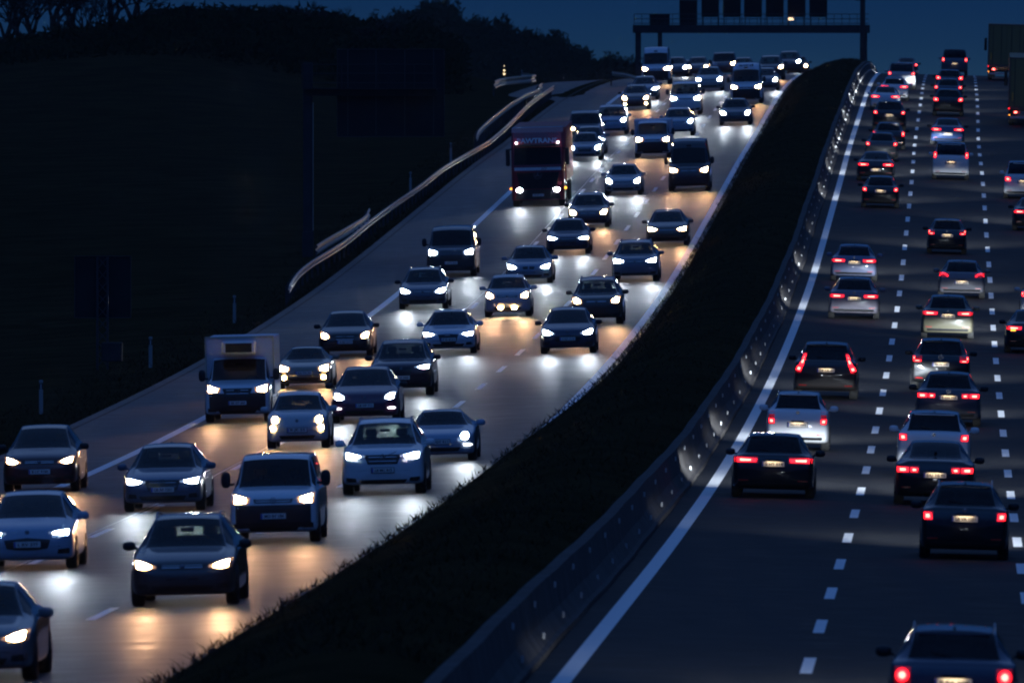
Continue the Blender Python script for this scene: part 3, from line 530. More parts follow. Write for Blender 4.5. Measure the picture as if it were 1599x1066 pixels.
            for bo, to, hot in shapes: 
                patch('lamp_element', bvh, 'R', [(s*a_*w, zt0+b_) for a_, b_ in bo], [(s*a_*w, zt0+b_) for a_, b_ in to], M_tr, hs, off=.016, deep=.012)
                cb_ = np.mean([p for p in bo+to], 0)
                sc = lambda pl, f_: [(s*(cb_[0]+(a_-cb_[0])*f_)*w, zt0+cb_[1]+(b_-cb_[1])*f_) for a_, b_ in pl]
                if tail != 'arc': patch('bulb', bvh, 'R', sc(bo, .5), sc(to, .5), M_trb, hs, off=.021, deep=.006)
            patch('bumper_reflector', bvh, 'R', [(s*.60*w,.40*k),(s*.84*w,.40*k)], [(s*.60*w,.425*k),(s*.84*w,.425*k)], M_rred, root, off=.012, nu=4, nv=1)
            if indic and s > 0:
                patch('indicator', bvh, 'R', [(s*.62*w, zt0-.10),(s*.80*w, zt0-.10)], [(s*.62*w, zt0-.05),(s*.80*w, zt0-.05)], M_amb, root, off=.03)
        patch('rear_bumper', bvh, 'R', [(-.9*w,.28),(.9*w,.28)], [(-.94*w,.36),(.94*w,.36)], M_blk, root, off=.008, nu=12, nv=2)
        for s in (-1, 1): lights_at(root, s*w*.72, -L/2-.12, zh, lc, PW, 1)
        # third brake lamp strip, spoiler lip and wiper
        if fam not in ('sedan', 'roadster'):
            y_ = A[8][0]-L/2; MB().box(-.55*w, .55*w, y_-.06, y_+.10, Ht*.985-.075, Ht*.985-.04, .012).mk('roof_spoiler', Pm, root)
            MB().tube((0, A[9][0]-L/2+.02, A[9][3]*k+.03), (.32, A[9][0]-L/2-.05, A[9][3]*k+.09), .008, n=4).mk('rear_wiper', M_blk, root)
        sd_ = 'R'; zp = zplate or ((.86 if Ht > 1.55 else .80)*k if fam != 'sedan' else .76); sg = 1
    yp = cast(bvh, 0, zp, sd_)
    if yp is not None and plate != '':
        h = ob('plate_holder', PFR, root, (0, yp+sg*.012, zp)); h.rotation_euler = (0, 0, 0 if front else math.pi)
        p = ob('number_plate', PLATE, h, (0, -.008, 0)); ob('country_strip', EU, h, (0, -.009, 0))
        if plate: o = ob('lettering', text_mesh(plate, .085, M_ink, .40), h, (.018, -.0155, 0))
        if not front and platelit: 
            c_ = MB().box(-.17,.17,-.10,.0,.096,.112,.004).box(-.17,.17,-.11,-.102,.072,.112,.002).mk('plate_light_cover', M_blk, h); mk('plate_lamp', [(-.15,-.095,.094),(.15,-.095,.094),(.15,-.03,.094),(-.15,-.03,.094)], [(0,3,2,1)], M_pl, h)
    if badge:
        zb_ = zh-.03 if front else A[9][2]*k-.02
        if grille == 'mouth' and front: zb_ = zh+.02
        yb_ = cast(bvh, 0, zb_, sd_)
        if yb_ is not None:
            b = MB(); yb_ += sg*.03; r_ = .07 if Ht < 2 else .09
            def ring(cx0, rr_, n=16, t_=.008):
                for q in range(n): a1, a2 = 2*math.pi*q/n, 2*math.pi*(q+1)/n; b.tube((cx0+rr_*math.cos(a1), yb_, zb_+rr_*math.sin(a1)), (cx0+rr_*math.cos(a2), yb_, zb_+rr_*math.sin(a2)), t_, n=4)
            if badge == 'star':
                ring(0, r_)
                for a_ in (90, 210, 330): b.tube((0, yb_, zb_), (r_*math.cos(math.radians(a_)), yb_, zb_+r_*math.sin(math.radians(a_))), .012, .004, n=4)
            elif badge == 'rings':
                for q in (-1.5,-.5,.5,1.5): ring(q*.065, .042, 12, .006)
            elif badge == 'diag': ring(0, r_*.8, 16, .014); b.tube((-.33, yb_+.005, zb_-.14), (.33, yb_+.005, zb_+.12), .009, n=4)
            elif badge == 'chevron':
                for q in (0,.055):
                    b.tube((-.09, yb_, zb_-.06+q), (0, yb_, zb_+q), .012, n=4); b.tube((0, yb_, zb_+q), (.09, yb_, zb_-.06+q), .012, n=4)
            elif badge == 'vw': 
                ring(0, r_*.85); 
                for (xa, za, xb, zb2) in ((-.04,.045,0,0),(0,0,.04,.045),(-.05,0,-.02,-.05),(-.02,-.05,0,-.01),(0,-.01,.02,-.05),(.02,-.05,.05,0)): b.tube((xa, yb_, zb_+za), (xb, yb_, zb_+zb2), .006, n=4)
            else: ring(0, r_*.55); b.ell((0, yb_, zb_), (r_*.4,.01,r_*.4), 10, 6)
            b.mk('badge', M_badge, root)
    root['L'] = L
    return root, L, w, bvh, k
# colours (real-world base colours)
BK=(.012,.012,.014); DG=(.045,.047,.052); GR=(.16,.17,.18); SI=(.42,.43,.45); WH=(.74,.75,.76); BL=(.05,.085,.17); DBL=(.018,.03,.07); BR=(.075,.045,.035); RD=(.10,.012,.02); BE=(.24,.20,.15); LB=(.32,.40,.50)
V = vehicle
O, Dp = 'left', 'right'
# oncoming carriageway, nearest first
V('silver_saloon','dark grey saloon cut off by the bottom left corner, one warm headlight showing','car','sedan',-38,1063,O,(.16,.16,.17),lamp='w',head='almond',plate='RV TA 51')
V('pale_hatchback','pale silver blue hatchback with wide dark grille at the left edge','car','hatch',48,888,O,LB,Wd=1.82,head='slim',grille='mouth',badge='dot',plate='L RV 377')
V('maroon_people_carrier','dark maroon compact people carrier with warm headlights, top left of the nearest cars','car','hatch',66,767,O,(.07,.02,.02),Wd=1.80,Ht=1.58,lamp='w',plate='B LC 9185',badge='dot')
V('grey_blue_estate','grey blue estate with twin chrome grille bars and cold headlights, beside the white parcel van','car','wagon',258,797,O,(.10,.13,.18),Wd=1.82,head='wide',grille='big',badge='star',plate='LB AF 1201')
V('dark_estate','dark grey brown estate car with warm headlights, nearest whole car beside the median','car','wagon',290,944,O,(.05,.045,.045),Wd=1.86,Ht=1.57,lamp='w',head='almond',grille='bar',rails=True,badge='dot',plate='')
V('white_parcel_van','small white van with black lower bumper and warm headlights','van','caddy',431,846,O,WH,Wd=1.83,Ht=1.80,lamp='w',head='rect',grille='bar',badge='vw',lowblack=True,mirror='van',plate='MO BY 184')
V('silver_bubble_car','small rounded silver city car with round headlights and small lamps below them','car','mini',467,699,O,(.50,.49,.50),lamp='w',head='round',grille='none',badge='dot',fogs='ring',plate='B JE 55')
V('white_family_suv','large white sport utility car with wide grille, diagonal badge and roof rails, beside the median','car','suv',601,771,O,WH,Wd=1.92,Ht=1.74,head='wide',grille='big',badge='diag',rails=True,plate='LB MC 815',zplate=.58)
V('pale_blue_cabriolet','low pale blue cabriolet with black soft top behind the large white sport utility car','car','roadster',689,719,O,LB,head='round',grille='none',fogs='slot',plate='S GT 911',only=1)
V('purple_sports_suv','dark purple sporty car with cold headlights and two bright white slot lamps','car','hatch',572,659,O,(.09,.025,.06),Wd=1.92,Ht=1.56,head='drop',grille='none',fogs='slot',badge='dot',plate='LB XP 711')
V('beige_coupe','low brownish coupe with four warm lamps beside the refrigerated box van','car','roadster',477,606,O,BE,Wd=1.68,Ht=1.27,lamp='w',head='rect',grille='none',fogs='round',plate='KA TX 20')
V('dark_red_crossover','dark crossover with a plum red bonnet behind the purple sporty car','car','suv',629,617,O,(.05,.012,.02),Wd=1.90,Ht=1.66,head='slim',grille='shield',badge='dot',plate='S LX 300',only=1)
V('black_compact_warm','black compact car with silver grille bars and warm headlights above the brownish coupe','car','hatch',541,556,O,(.03,.025,.022),Wd=1.80,lamp='w',head='drop',grille='big',badge='star',plate='A BD 6111')
V('white_saloon','pale silver saloon with tall black single frame grille and cold headlights, mid road','car','sedan',702,552,O,(.55,.58,.64),head='slim',grille='shield',badge='rings',plate='F IS 4101')
V('dark_blue_hatchback','dark blue hatchback with cold headlights beside the median, in front of the brown crossover','car','hatch',888,551,O,DBL,Wd=1.84,head='almond',grille='mouth',badge='dot',plate='S AZ 1114')
V('brown_crossover','brown boxy crossover with roof rails and warm headlights behind the dark blue hatchback','car','suv',933,506,O,(.09,.06,.045),Wd=1.84,Ht=1.66,lamp='w',head='drop',grille='bar',badge='dot',rails=True,plate='')
V('silver_supermini','upright silver supermini with fog lamps in its lower bumper','car','mini',794,494,O,(.42,.40,.42),Wd=1.70,Ht=1.52,lamp='n' if False else 'w',head='drop',grille='bar',fogs='centre',badge='dot',plate='',power=1.1)
V('slate_estate','slate blue estate with starry cold headlights next to the hard shoulder','car','wagon',662,482,O,(.06,.08,.12),Wd=1.82,Ht=1.52,head='almond',grille='bar',rails=True,badge='dot',plate='',power=1.3)
V('dark_crew_van','dark grey crew van with cold headlights next to the hard shoulder','van','van',706,431,O,DG,Wd=1.98,Ht=1.97,head='rect',grille='mouth',mirror='van',plate='LB TC 310',dark=True)
V('steel_blue_saloon','steel blue saloon with twin oval grille, left of the black saloon','car','sedan',827,442,O,(.20,.25,.32),head='almond',grille='kidney',plate='')
V('black_saloon_cold','black saloon with cold headlights and pale light through its rear window','car','sedan',888,396,O,DBL,head='slim',grille='big',plate='')
V('grey_hatchback_warm','dark grey hatchback with warm white headlights behind the black saloon','car','wagon',920,355,O,(.06,.06,.07),Ht=1.50,lamp='w',head='drop',grille='bar',badge='dot',plate='')
V('grey_blue_suv','grey blue crossover with starry cold headlights in the lane beside the median','car','suv',993,439,O,(.12,.15,.20),Wd=1.84,Ht=1.60,head='wide',grille='bar',badge='dot',rails=True,plate='',power=1.3)
V('bronze_compact','dark bronze compact with warm headlights nearest the median line, above the grey blue crossover','car','hatch',1043,383,O,(.10,.07,.05),lamp='w',head='wide',grille='bar',plate='')
V('silver_saloon_far','silver saloon with very bright cold headlights right of the red lorry','car','sedan',974,304,O,SI,Wd=1.78,head='drop',grille='bar',plate='',power=1.4)
V('dark_high_roof_van','dark high roof van with warm headlights near the median','van','tall',1077,298,O,(.03,.03,.035),Wd=2.0,Ht=2.45,lamp='w',head='rect',grille='bar',mirror='van',badge='star',plate='',dark=True)
V('silver_estate_lorry','silver saloon with barred grille just right of the red lorry cab','car','sedan',914,250,O,(.30,.31,.34),head='drop',grille='big',plate='',power=1.3)
V('black_hatchback_behind','dark hatchback mostly hidden behind the barred grille saloon','car','hatch',921,241,O,(.10,.12,.15),head='drop',plate='',only=1)
V('dark_minivan','dark minivan with one warm headlight visible behind the lorry','van','van',914,226,O,(.05,.06,.08),Wd=1.92,Ht=1.85,lamp='w',head='rect',plate='',only=-1)
V('pale_blue_estate','pale blue people carrier with one cold headlight behind the minivan','car','caddy',956,210,O,(.35,.42,.52),Wd=1.80,Ht=1.66,head='drop',plate='',only=1)
V('pale_suv_far','pale hatchback half hidden behind the white pick up van','car','suv',1060,212,O,(.36,.42,.50),Wd=1.80,Ht=1.58,head='drop',plate='',only=1)
V('white_minibus','white minibus with cold white headlights in the middle lane','van','van',1071,179,O,WH,Wd=1.92,Ht=1.97,head='rect',grille='bar',mirror='van',plate='',power=1.4)
V('dark_coupe_far','dark grey saloon alone in the median lane with twin cold headlights and clear reflections','car','sedan',1149,195,O,(.06,.08,.11),Wd=1.86,Ht=1.52,head='drop',grille='big',plate='',power=1.5)
V('four_lamp_car','dark car with four warm lamps lit in the outer lane far away','car','hatch',993,171,O,(.05,.05,.05),Wd=1.76,lamp='w',head='drop',fogs='round',plate='',power=1.2)
V('far_hatchback','pale roofed car right behind the four lamp car','car','hatch',1007,156,O,(.25,.27,.30),lamp='c',plate='',only=1)
V('white_courier_van','white high roof van far away in the outer lane under the gantry','van','tall',1025,132,O,WH,Wd=2.0,Ht=2.55,lamp='w',head='rect',grille='bar',mirror='van',lowblack=True,plate='')
wdv = V('white_delivery_van','white high roof van far away in the median lane with dark lettering on its forehead','van','tall',1166,162,O,WH,Wd=2.0,Ht=2.5,lamp='w',head='rect',grille='bar',mirror='van',lowblack=True,plate='')
V('green_lit_car','pale car with a green glow in its windscreen far down the road','car','hatch',1108,142,O,(.30,.36,.36),Wd=1.84,Ht=1.58,head='drop',grille='bar',plate='',power=1.5)
V('dark_far_saloon','dark saloon hidden but for one cold headlight right of the white high roof van','car','hatch',1195,142,O,(.08,.10,.13),head='drop',plate='',only=1,power=1.3)
V('dark_far_suv','dark tall sport utility car with one warm headlight near the crest','car','suv',1204,125,O,(.03,.035,.04),Wd=1.88,Ht=1.70,lamp='w',head='drop',plate='',only=1)
V('crest_van','dark van with one cold headlight at the crest beside the median','van','suv',1233,117,O,(.08,.06,.06),D=1000,Ht=1.75,head='drop',plate='',only=1,power=1.6)
V('crest_car_warm','last car at the crest showing one brilliant warm headlight against the median','car','hatch',1246,0,O,(.05,.05,.05),D=1035,Ht=1.5,lamp='w',head='round',plate='',only=1,power=4,hs=2.0)  # lamp outline enlarged to stand for its glare
V('far_cold_pair','small car with cold headlights just right of the far courier van','car','hatch',1056,121,O,(.06,.07,.09),head='drop',plate='',power=1.2)
V('far_warm_car','car with blurred warm headlights on the crest between the far vans','car','hatch',1090,117,O,(.05,.05,.06),D=1005,lamp='w',head='round',plate='',power=1.4)
V('maroon_far_van','dark maroon van with pale glow in its windows on the crest','van','van',1131,117,O,(.06,.02,.02),D=1015,Ht=1.85,lamp='w',head='rect',plate='',only=1,power=1.2)
V('hidden_far_car','dark roofed car peeping over the crest behind the far delivery van','car','suv',1160,0,O,(.05,.06,.08),D=1050,head='drop',plate='',only=1)
V('crest_roof_car','dark car roof showing between the courier van and the warm headlights','car','suv',1072,0,O,(.04,.05,.07),D=1060,head='drop',plate='',only=-1)
# departing carriageway, nearest first
V('silver_compact_rear','silver compact cut by the bottom edge with two round glowing red tail lamps','car','suv',1487,1138,Dp,(.07,.07,.10),Wd=1.76,Ht=1.40,tail='round',plate='S EA 208',zl=.76,rails=True,dark=True)
V('black_estate_rear','black estate with roof rails and small triangular tail lamps at the lower right','car','wagon',1505,872,Dp,BK,Wd=1.76,Ht=1.52,tail='small',rails=True,plate='LB VA 1251',zl=.86,badge='dot')
V('black_saloon_rear','black hatchback with split tail lamps and an amber mirror light, above the black estate','car','sedan',1459,788,Dp,BK,Wd=1.84,Ht=1.46,tail='split',plate='DU TE 91',zl=.82,zplate=.70)
V('pale_crossover_rear','pale blue white crossover with an oval rear window and swept tail lamps','car','suv',1457,744,Dp,WH,Wd=1.82,Ht=1.62,tail='small',badge='dot',plate='',zl=.98,dark=True)
V('grey_estate_rear','dark grey estate with brightly lit white number plate','car','wagon',1480,664,Dp,(.07,.07,.085),Wd=1.83,Ht=1.50,tail='split',plate='S ON 777',badge='vw',zl=.86,dark=True)
V('black_suv_rear','black crossover with slim jagged tail lamps and pale number plate, behind the grey estate','car','suv',1468,609,Dp,BK,Wd=1.82,Ht=1.58,tail='lshape',plate='MA DJ 1250',badge='star',zl=.98,dark=True)
V('gold_estate_rear','dull gold estate lit from behind, in the middle lane','car','wagon',1479,528,Dp,(.13,.12,.08),Wd=1.82,Ht=1.50,tail='bar',plate='W CA 181',zl=.90,dark=True,badge='dot')
V('grey_coupe_rear','dark grey hatchback with arched tail lamps around its rear window','car','hatch',1501,465,Dp,(.12,.12,.14),Wd=1.78,Ht=1.44,tail='arc',plate='S ZT 3850',zl=.90,zplate=.62,dark=True)
V('black_supermini_rear','small black hatchback with angular red lamps and lit plate alone in the middle lane','car','mini',1478,396,Dp,BK,Wd=1.66,Ht=1.47,tail='lshape',plate='GP RA 12',badge='dot',zl=.93,dark=True)
V('white_window_van_rear','white car derived van with tall glass tailgate and plate set to the left','van','caddy',1484,280,Dp,WH,Wd=1.82,Ht=1.84,tail='tall',plate='LB XI 5',zl=1.22,dark=True)
V('black_compact_rear','black compact with tall narrow tail lamps in the barrier lane, above the two silvery estates','car','hatch',1374,324,Dp,BK,Wd=1.74,Ht=1.47,tail='small',plate='B LC 883',zl=.86,dark=True)
V('black_coupe_rear','black saloon with wide red bar lamps and bright plate ahead of the black compact','car','sedan',1367,282,Dp,BK,Wd=1.84,Ht=1.42,tail='bar',plate='S TT 42',zl=.82,zplate=.55,dark=True)
V('dark_hatch_far_rear','dark hatchback with round lamps above the wide bar saloon','car','hatch',1376,250,Dp,DG,Wd=1.72,Ht=1.45,tail='small',plate='',zl=.86,dark=True)
V('dark_estate_far_rear','dark estate with tall curved tail lamps in the barrier lane','car','wagon',1387,233,Dp,BK,Wd=1.80,Ht=1.45,tail='tall',plate='',zl=.86,dark=True)
V('black_suv_far_rear','black sport utility car with four red lamps and a lit plate in the barrier lane','car','suv',1388,204,Dp,BK,Wd=1.90,Ht=1.72,tail='small',plate='S AM 6',zl=1.05,dark=True)
V('pale_coupe_far_rear','pale blue saloon with horizontal red lamps far away near the barrier','car','sedan',1382,172,Dp,WH,Wd=1.82,Ht=1.43,tail='bar',plate='',zl=.84,dark=True)
V('white_estate_far_rear','white estate with long red lamps far away, ahead of the pale saloon','car','wagon',1396,157,Dp,WH,Wd=1.82,Ht=1.45,tail='bar',plate='',zl=.88,dark=True)
V('silver_carrier_far_rear','silver people carrier with seat backs visible through its rear window','car','caddy',1407,139,Dp,(.45,.44,.44),Wd=1.85,Ht=1.72,tail='small',plate='',zl=1.02)
V('crest_car_rear','dark roofed car just over the crest ahead of the silver people carrier','car','sedan',1415,0,Dp,DBL,D=1040,Wd=1.82,Ht=1.45,tail='small',plate='',zl=.86)
V('black_people_van_rear','dark minibus on the crest in the middle lane seen against the sky','van','van',1490,0,Dp,(.10,.10,.12),D=985,Wd=1.95,Ht=1.95,tail='tall',plate='S V 8',zl=1.15)
V('dark_crossover_far_rear','dark crossover with hooked tail lamps just below the crest','car','suv',1482,145,Dp,(.03,.035,.05),Wd=1.82,Ht=1.50,tail='box',plate='',zl=.98,dark=True)
V('hidden_middle_car','dark blue car roof sandwiched between two cars of the middle lane','car','hatch',1480,160,Dp,DBL,Wd=1.80,Ht=1.50,tail='small',plate='',zl=.95,dark=True)
V('black_van_like_rear','black crossover with square red lamps in the middle lane under the crest','car','suv',1480,181,Dp,BK,Wd=1.84,Ht=1.62,tail='box',plate='',zl=1.0,dark=True,rails=True)
V('blue_saloon_rear','dark blue saloon with wide lit red lamps above the white tailgate van','car','sedan',1479,226,Dp,(.03,.06,.16),Wd=1.86,Ht=1.45,tail='bar',plate='LB AK 31',zl=.86,zplate=.60,dark=True)
V('white_van_edge_rear','white van at the right edge with a glowing amber corner lamp','van','caddy',1597,310,Dp,WH,Wd=1.84,Ht=1.78,tail='box',plate='S NB 4',zl=.95,dark=True)
V('black_edge_car_rear','black saloon at the right edge with one thin red light strip, below the white van','car','sedan',1613,360,Dp,BK,tail='bar',plate='',zl=.86,dark=True)
V('silver_edge_car_rear','silver car barely entering the right edge','car','hatch',1630,498,Dp,SI,tail='lshape',plate='',zl=.92,dark=True)
V('dark_indicating_car_rear','dark saloon at the right edge with amber indicator flashing','car','sedan',1611,551,Dp,BK,tail='bar',plate='',zl=.86,dark=True,indic=True)
V('white_micro_rear','small rounded white hatchback with dark upright tail lamps and a clear number plate','car','mini',1245,702,Dp,WH,Wd=1.66,Ht=1.53,tail='low',plate='HG KT 9093',badge='dot',zl=.80,dark=True,zplate=.68,platelit=True)
V('black_executive_estate_rear','black estate with broad striped red lamps, nearest car in the barrier lane','car','wagon',1207,776,Dp,BK,Wd=1.90,Ht=1.47,tail='bar',plate='S HT 514',zl=.88,dark=True)
V('dark_vertical_lamp_suv','dark brown sport utility car with tall jagged tail lamps climbing its rear pillars','car','suv',1289,622,Dp,(.035,.028,.026),Wd=1.90,Ht=1.68,tail='vert',plate='LB CE 41',zl=.98,dark=True)
V('silver_estate_rear','grey silver estate in the barrier lane tucked close behind a bluish estate','car','wagon',1333,497,Dp,(.15,.14,.17),Wd=1.83,Ht=1.49,tail='bar',plate='S GG 88',badge='dot',zl=.84,zplate=.74,dark=True)
V('blue_silver_saloon_rear','bluish estate just ahead of the grey silver estate in the barrier lane','car','wagon',1333,438,Dp,(.14,.16,.25),Wd=1.83,Ht=1.42,tail='bar',plate='S KW 13',badge='dot',zl=.82,zplate=.74,dark=True)
# ------------------------------------------------------------------ refrigerated box van, flat van, lorries
r_, L, w, bvh, k = V('refrigerated_box_van','white cab box van with refrigeration unit over the cab, next to the hard shoulder','truck','van',374,658,O,WH,Wd=1.90,Ht=1.90,lamp='w',head='rect',grille='big',badge='chevron',mirror='van',lowblack=True,plate='BK DT 603',dark=True)
MB().box(-.97,.97,-.75,2.9,.75,2.40,.03).mk('cargo_box', mat('box_white',(.64,.62,.68),.5, spec=.2), r_)
fb = MB()
for s in (-1, 1): fb.box(min(s*.95,s*.995), max(s*.95,s*.995), -.78, -.70, .75, 2.43)
fb.box(-.995,.995,-.78,-.70,2.38,2.43).mk('box_frame', M_steel, r_)
cu = MB().box(-.50,.50,-1.20,-.76,1.93,2.30,.05).mk('cooling_unit', M_white, r_); MB().box(-.38,.38,-1.22,-1.19,1.98,2.24,.01).mk('cooling_grille', M_gril, cu)
r_, L, w, bvh, k = V('white_pickup_van','white flat fronted van with an open glazed box and glowing windscreen right of the lorry','van','van',1020,246,O,WH,Wd=1.92,Ht=1.95,lamp='w',head='rect',grille='bar',mirror='van',lowblack=True,plate='')
MB().box(-.99,.99,-.4,2.5,.7,1.99,.03).mk('cargo_box', mat('box_white'), r_)
o = mk('forehead_lettering', *(lambda me: ([v.co[:] for v in me.vertices], [tuple(p.vertices) for p in me.polygons]))(text_mesh('agrd', .3, M_ink, .9)), M_ink, wdv[0])
o.location = (0, -5.9/2+1.42, 2.36); o.rotation_euler = (math.radians(-52), 0, 0)
def frame_at(x, y, side, L, D=None):
    u, Dc = (locate(x, y) if D is None else (row(x, D)[1], D)); Dm = Dc+1.3; T = Vector((float(xr(Dm+2)-xr(Dm-2)), 4, float(zr(Dm+2)-zr(Dm-2)))).normalized(); Xa = Vector((1, 0, float(cross(u+.5)-cross(u-.5)))); Xa = (Xa-T*Xa.dot(T)).normalized()
    R = Matrix((Xa, T, Xa.cross(T))).transposed().to_4x4(); return Matrix.Translation(Vector((float(xr(Dc))+u, Dc, float(surf(u, Dc))))) @ R
BT = tyre_mesh(.5, .3)
# red lorry: origin at the front bumper line, +y away
lo = ob('lorry', None); lo.matrix_world = frame_at(841, 323, O, 14); tag(lo, 'tall dark red lorry with white lettering over the windscreen in the outer lane', 'lorry', 'oncoming vehicles with headlights lit')
M_rd = paint((.26,.018,.032)); Hh = 3.72
cs = [(0,.35,1.20,1.0),(.06,.30,1.23,1.0)]
cab = MB(); prof = [(0.0,.32),(.0,1.2),(.02,1.9),(.18,2.85),(.45,3.5),(.9,Hh),(2.1,Hh)]
v = []; f = []
for (y, z_) in prof:
    for x in (-1.24,-1.16,-.6,0,.6,1.16,1.24): v.append((x*(1-.02*max(0,z_-2.6)), y+.10*(abs(x)/1.24)**6+(.06 if abs(x) > 1.2 else 0), z_))
n = 7
for i in range(len(prof)-1):
    for j in range(n-1): f.append((i*n+j, i*n+j+1, (i+1)*n+j+1, (i+1)*n+j))
cab.add(v, f)
for s, j in ((-1, 0), (1, n-1)):
    pts = [v[i*n+j] for i in range(len(prof))]+[(pts_x, 2.1, .32) for pts_x in (s*1.24,)]
    cab.add(pts, [tuple(range(len(pts)))])
cab.mk('cab', M_rd, lo)
cb_ = BVHTree.FromPolygons([Vector(p) for p in cab.v], cab.f)
patch('windscreen', cb_, 'F', [(-1.12,1.98),(1.12,1.98)], [(-1.08,2.80),(1.08,2.80)], mat('lorry_glass', (.008,.009,.011), .3, spec=.12), lo, nu=8, nv=4)
MB().box(-1.1,1.1,-.12,.0,2.84,2.95,.02).mk('sun_visor', M_blk, lo)
sg_ = patch('name_board', cb_, 'F', [(-1.1,2.92),(1.1,2.92)], [(-1.0,3.30),(1.0,3.30)], M_rd, lo, off=.02)
tx = ob('lettering', text_mesh('PAWTRANS', .33, M_white, 1.9), lo, (0, .19, 3.12)); tx.rotation_euler = (math.radians(-22), 0, 0)
patch('stripe', cb_, 'F', [(-1.1,1.72),(1.1,1.72)], [(-1.1,1.86),(1.1,1.86)], M_white, lo, off=.012)
tx = ob('slashes', text_mesh('///', .17, M_rd, .26), lo, (.3, -.03, 1.79))
patch('grille', cb_, 'F', [(-.85,.85),(.85,.85)], [(-1.0,1.62),(1.0,1.62)], M_gril, lo, off=.012)
for z_ in (1.0,1.15,1.3,1.45): patch('grille_bar', cb_, 'F', [(-.85,z_),(.85,z_)], [(-.86,z_+.03),(.86,z_+.03)], M_blk, lo, off=.03, nv=1)
b = MB(); zb_ = 1.5
for q in range(18): a1, a2 = 2*math.pi*q/18, 2*math.pi*(q+1)/18; b.tube((.17*math.cos(a1), -.05, zb_+.17*math.sin(a1)), (.17*math.cos(a2), -.05, zb_+.17*math.sin(a2)), .012, n=4)
for a_ in (90, 210, 330): b.tube((0, -.05, zb_), (.17*math.cos(math.radians(a_)), -.05, zb_+.17*math.sin(math.radians(a_))), .03, .006, n=4)
b.mk('badge', M_badge, lo)
patch('bumper', cb_, 'F', [(-1.18,.36),(1.18,.36)], [(-1.2,.82),(1.2,.82)], M_blk, lo, off=.014)
for s in (-1, 1):
    b3, t3 = circ(s*.88, .80, .17, .11); h = patch('headlight', cb_, 'F', b3, t3, M_lens, lo, off=.03); b3, t3 = circ(s*.88, .80, .13, .085); patch('lens', cb_, 'F', b3, t3, M_hc, h, off=.045); lights_at(lo, s*.88, -.15, .8, COLD, HL, -1)
    b3, t3 = circ(s*.98, 3.02, .055, .05); patch('marker_lamp', cb_, 'F', b3, t3, M_fg, lo, off=.14, deep=.1)
    MB().ell((s*1.29, .35, .86), (.05,.05,.05)).mk('side_marker', M_amb, lo, True)
    MB().box(min(s*1.30,s*1.50), max(s*1.30,s*1.50), .18, .30, 1.95, 2.75, .04).box(min(s*1.2,s*1.34), max(s*1.2,s*1.34), .22, .26, 2.7, 2.76).mk('mirror', M_blk, lo)
    for yy in (1.4, 5.0, 9.5, 10.8): o = ob('wheel', BT[0], lo, (s*1.08, yy, .5)); ob('rim', BT[1], o)
    b = MB()
    for yy in (3, 5.5, 8): b.ell((s*1.27, yy, .95), (.02,.05,.04))
MB().box(-1.27,1.27,2.9,13.5,1.05,3.66,.02).mk('trailer', mat('curtain_grey',(.30,.05,.06),.6), lo)
MB().box(-.5,.5,.6,13,.55,.95).box(-1.2,1.2,12.4,12.6,.5,.9).mk('chassis', M_blk, lo)
p = ob('number_plate', PLATE, lo, (0, -.04, .55)); ob('lettering', text_mesh('OP 4K 215', .085, M_ink, .40), p, (.0, -.009, 0))
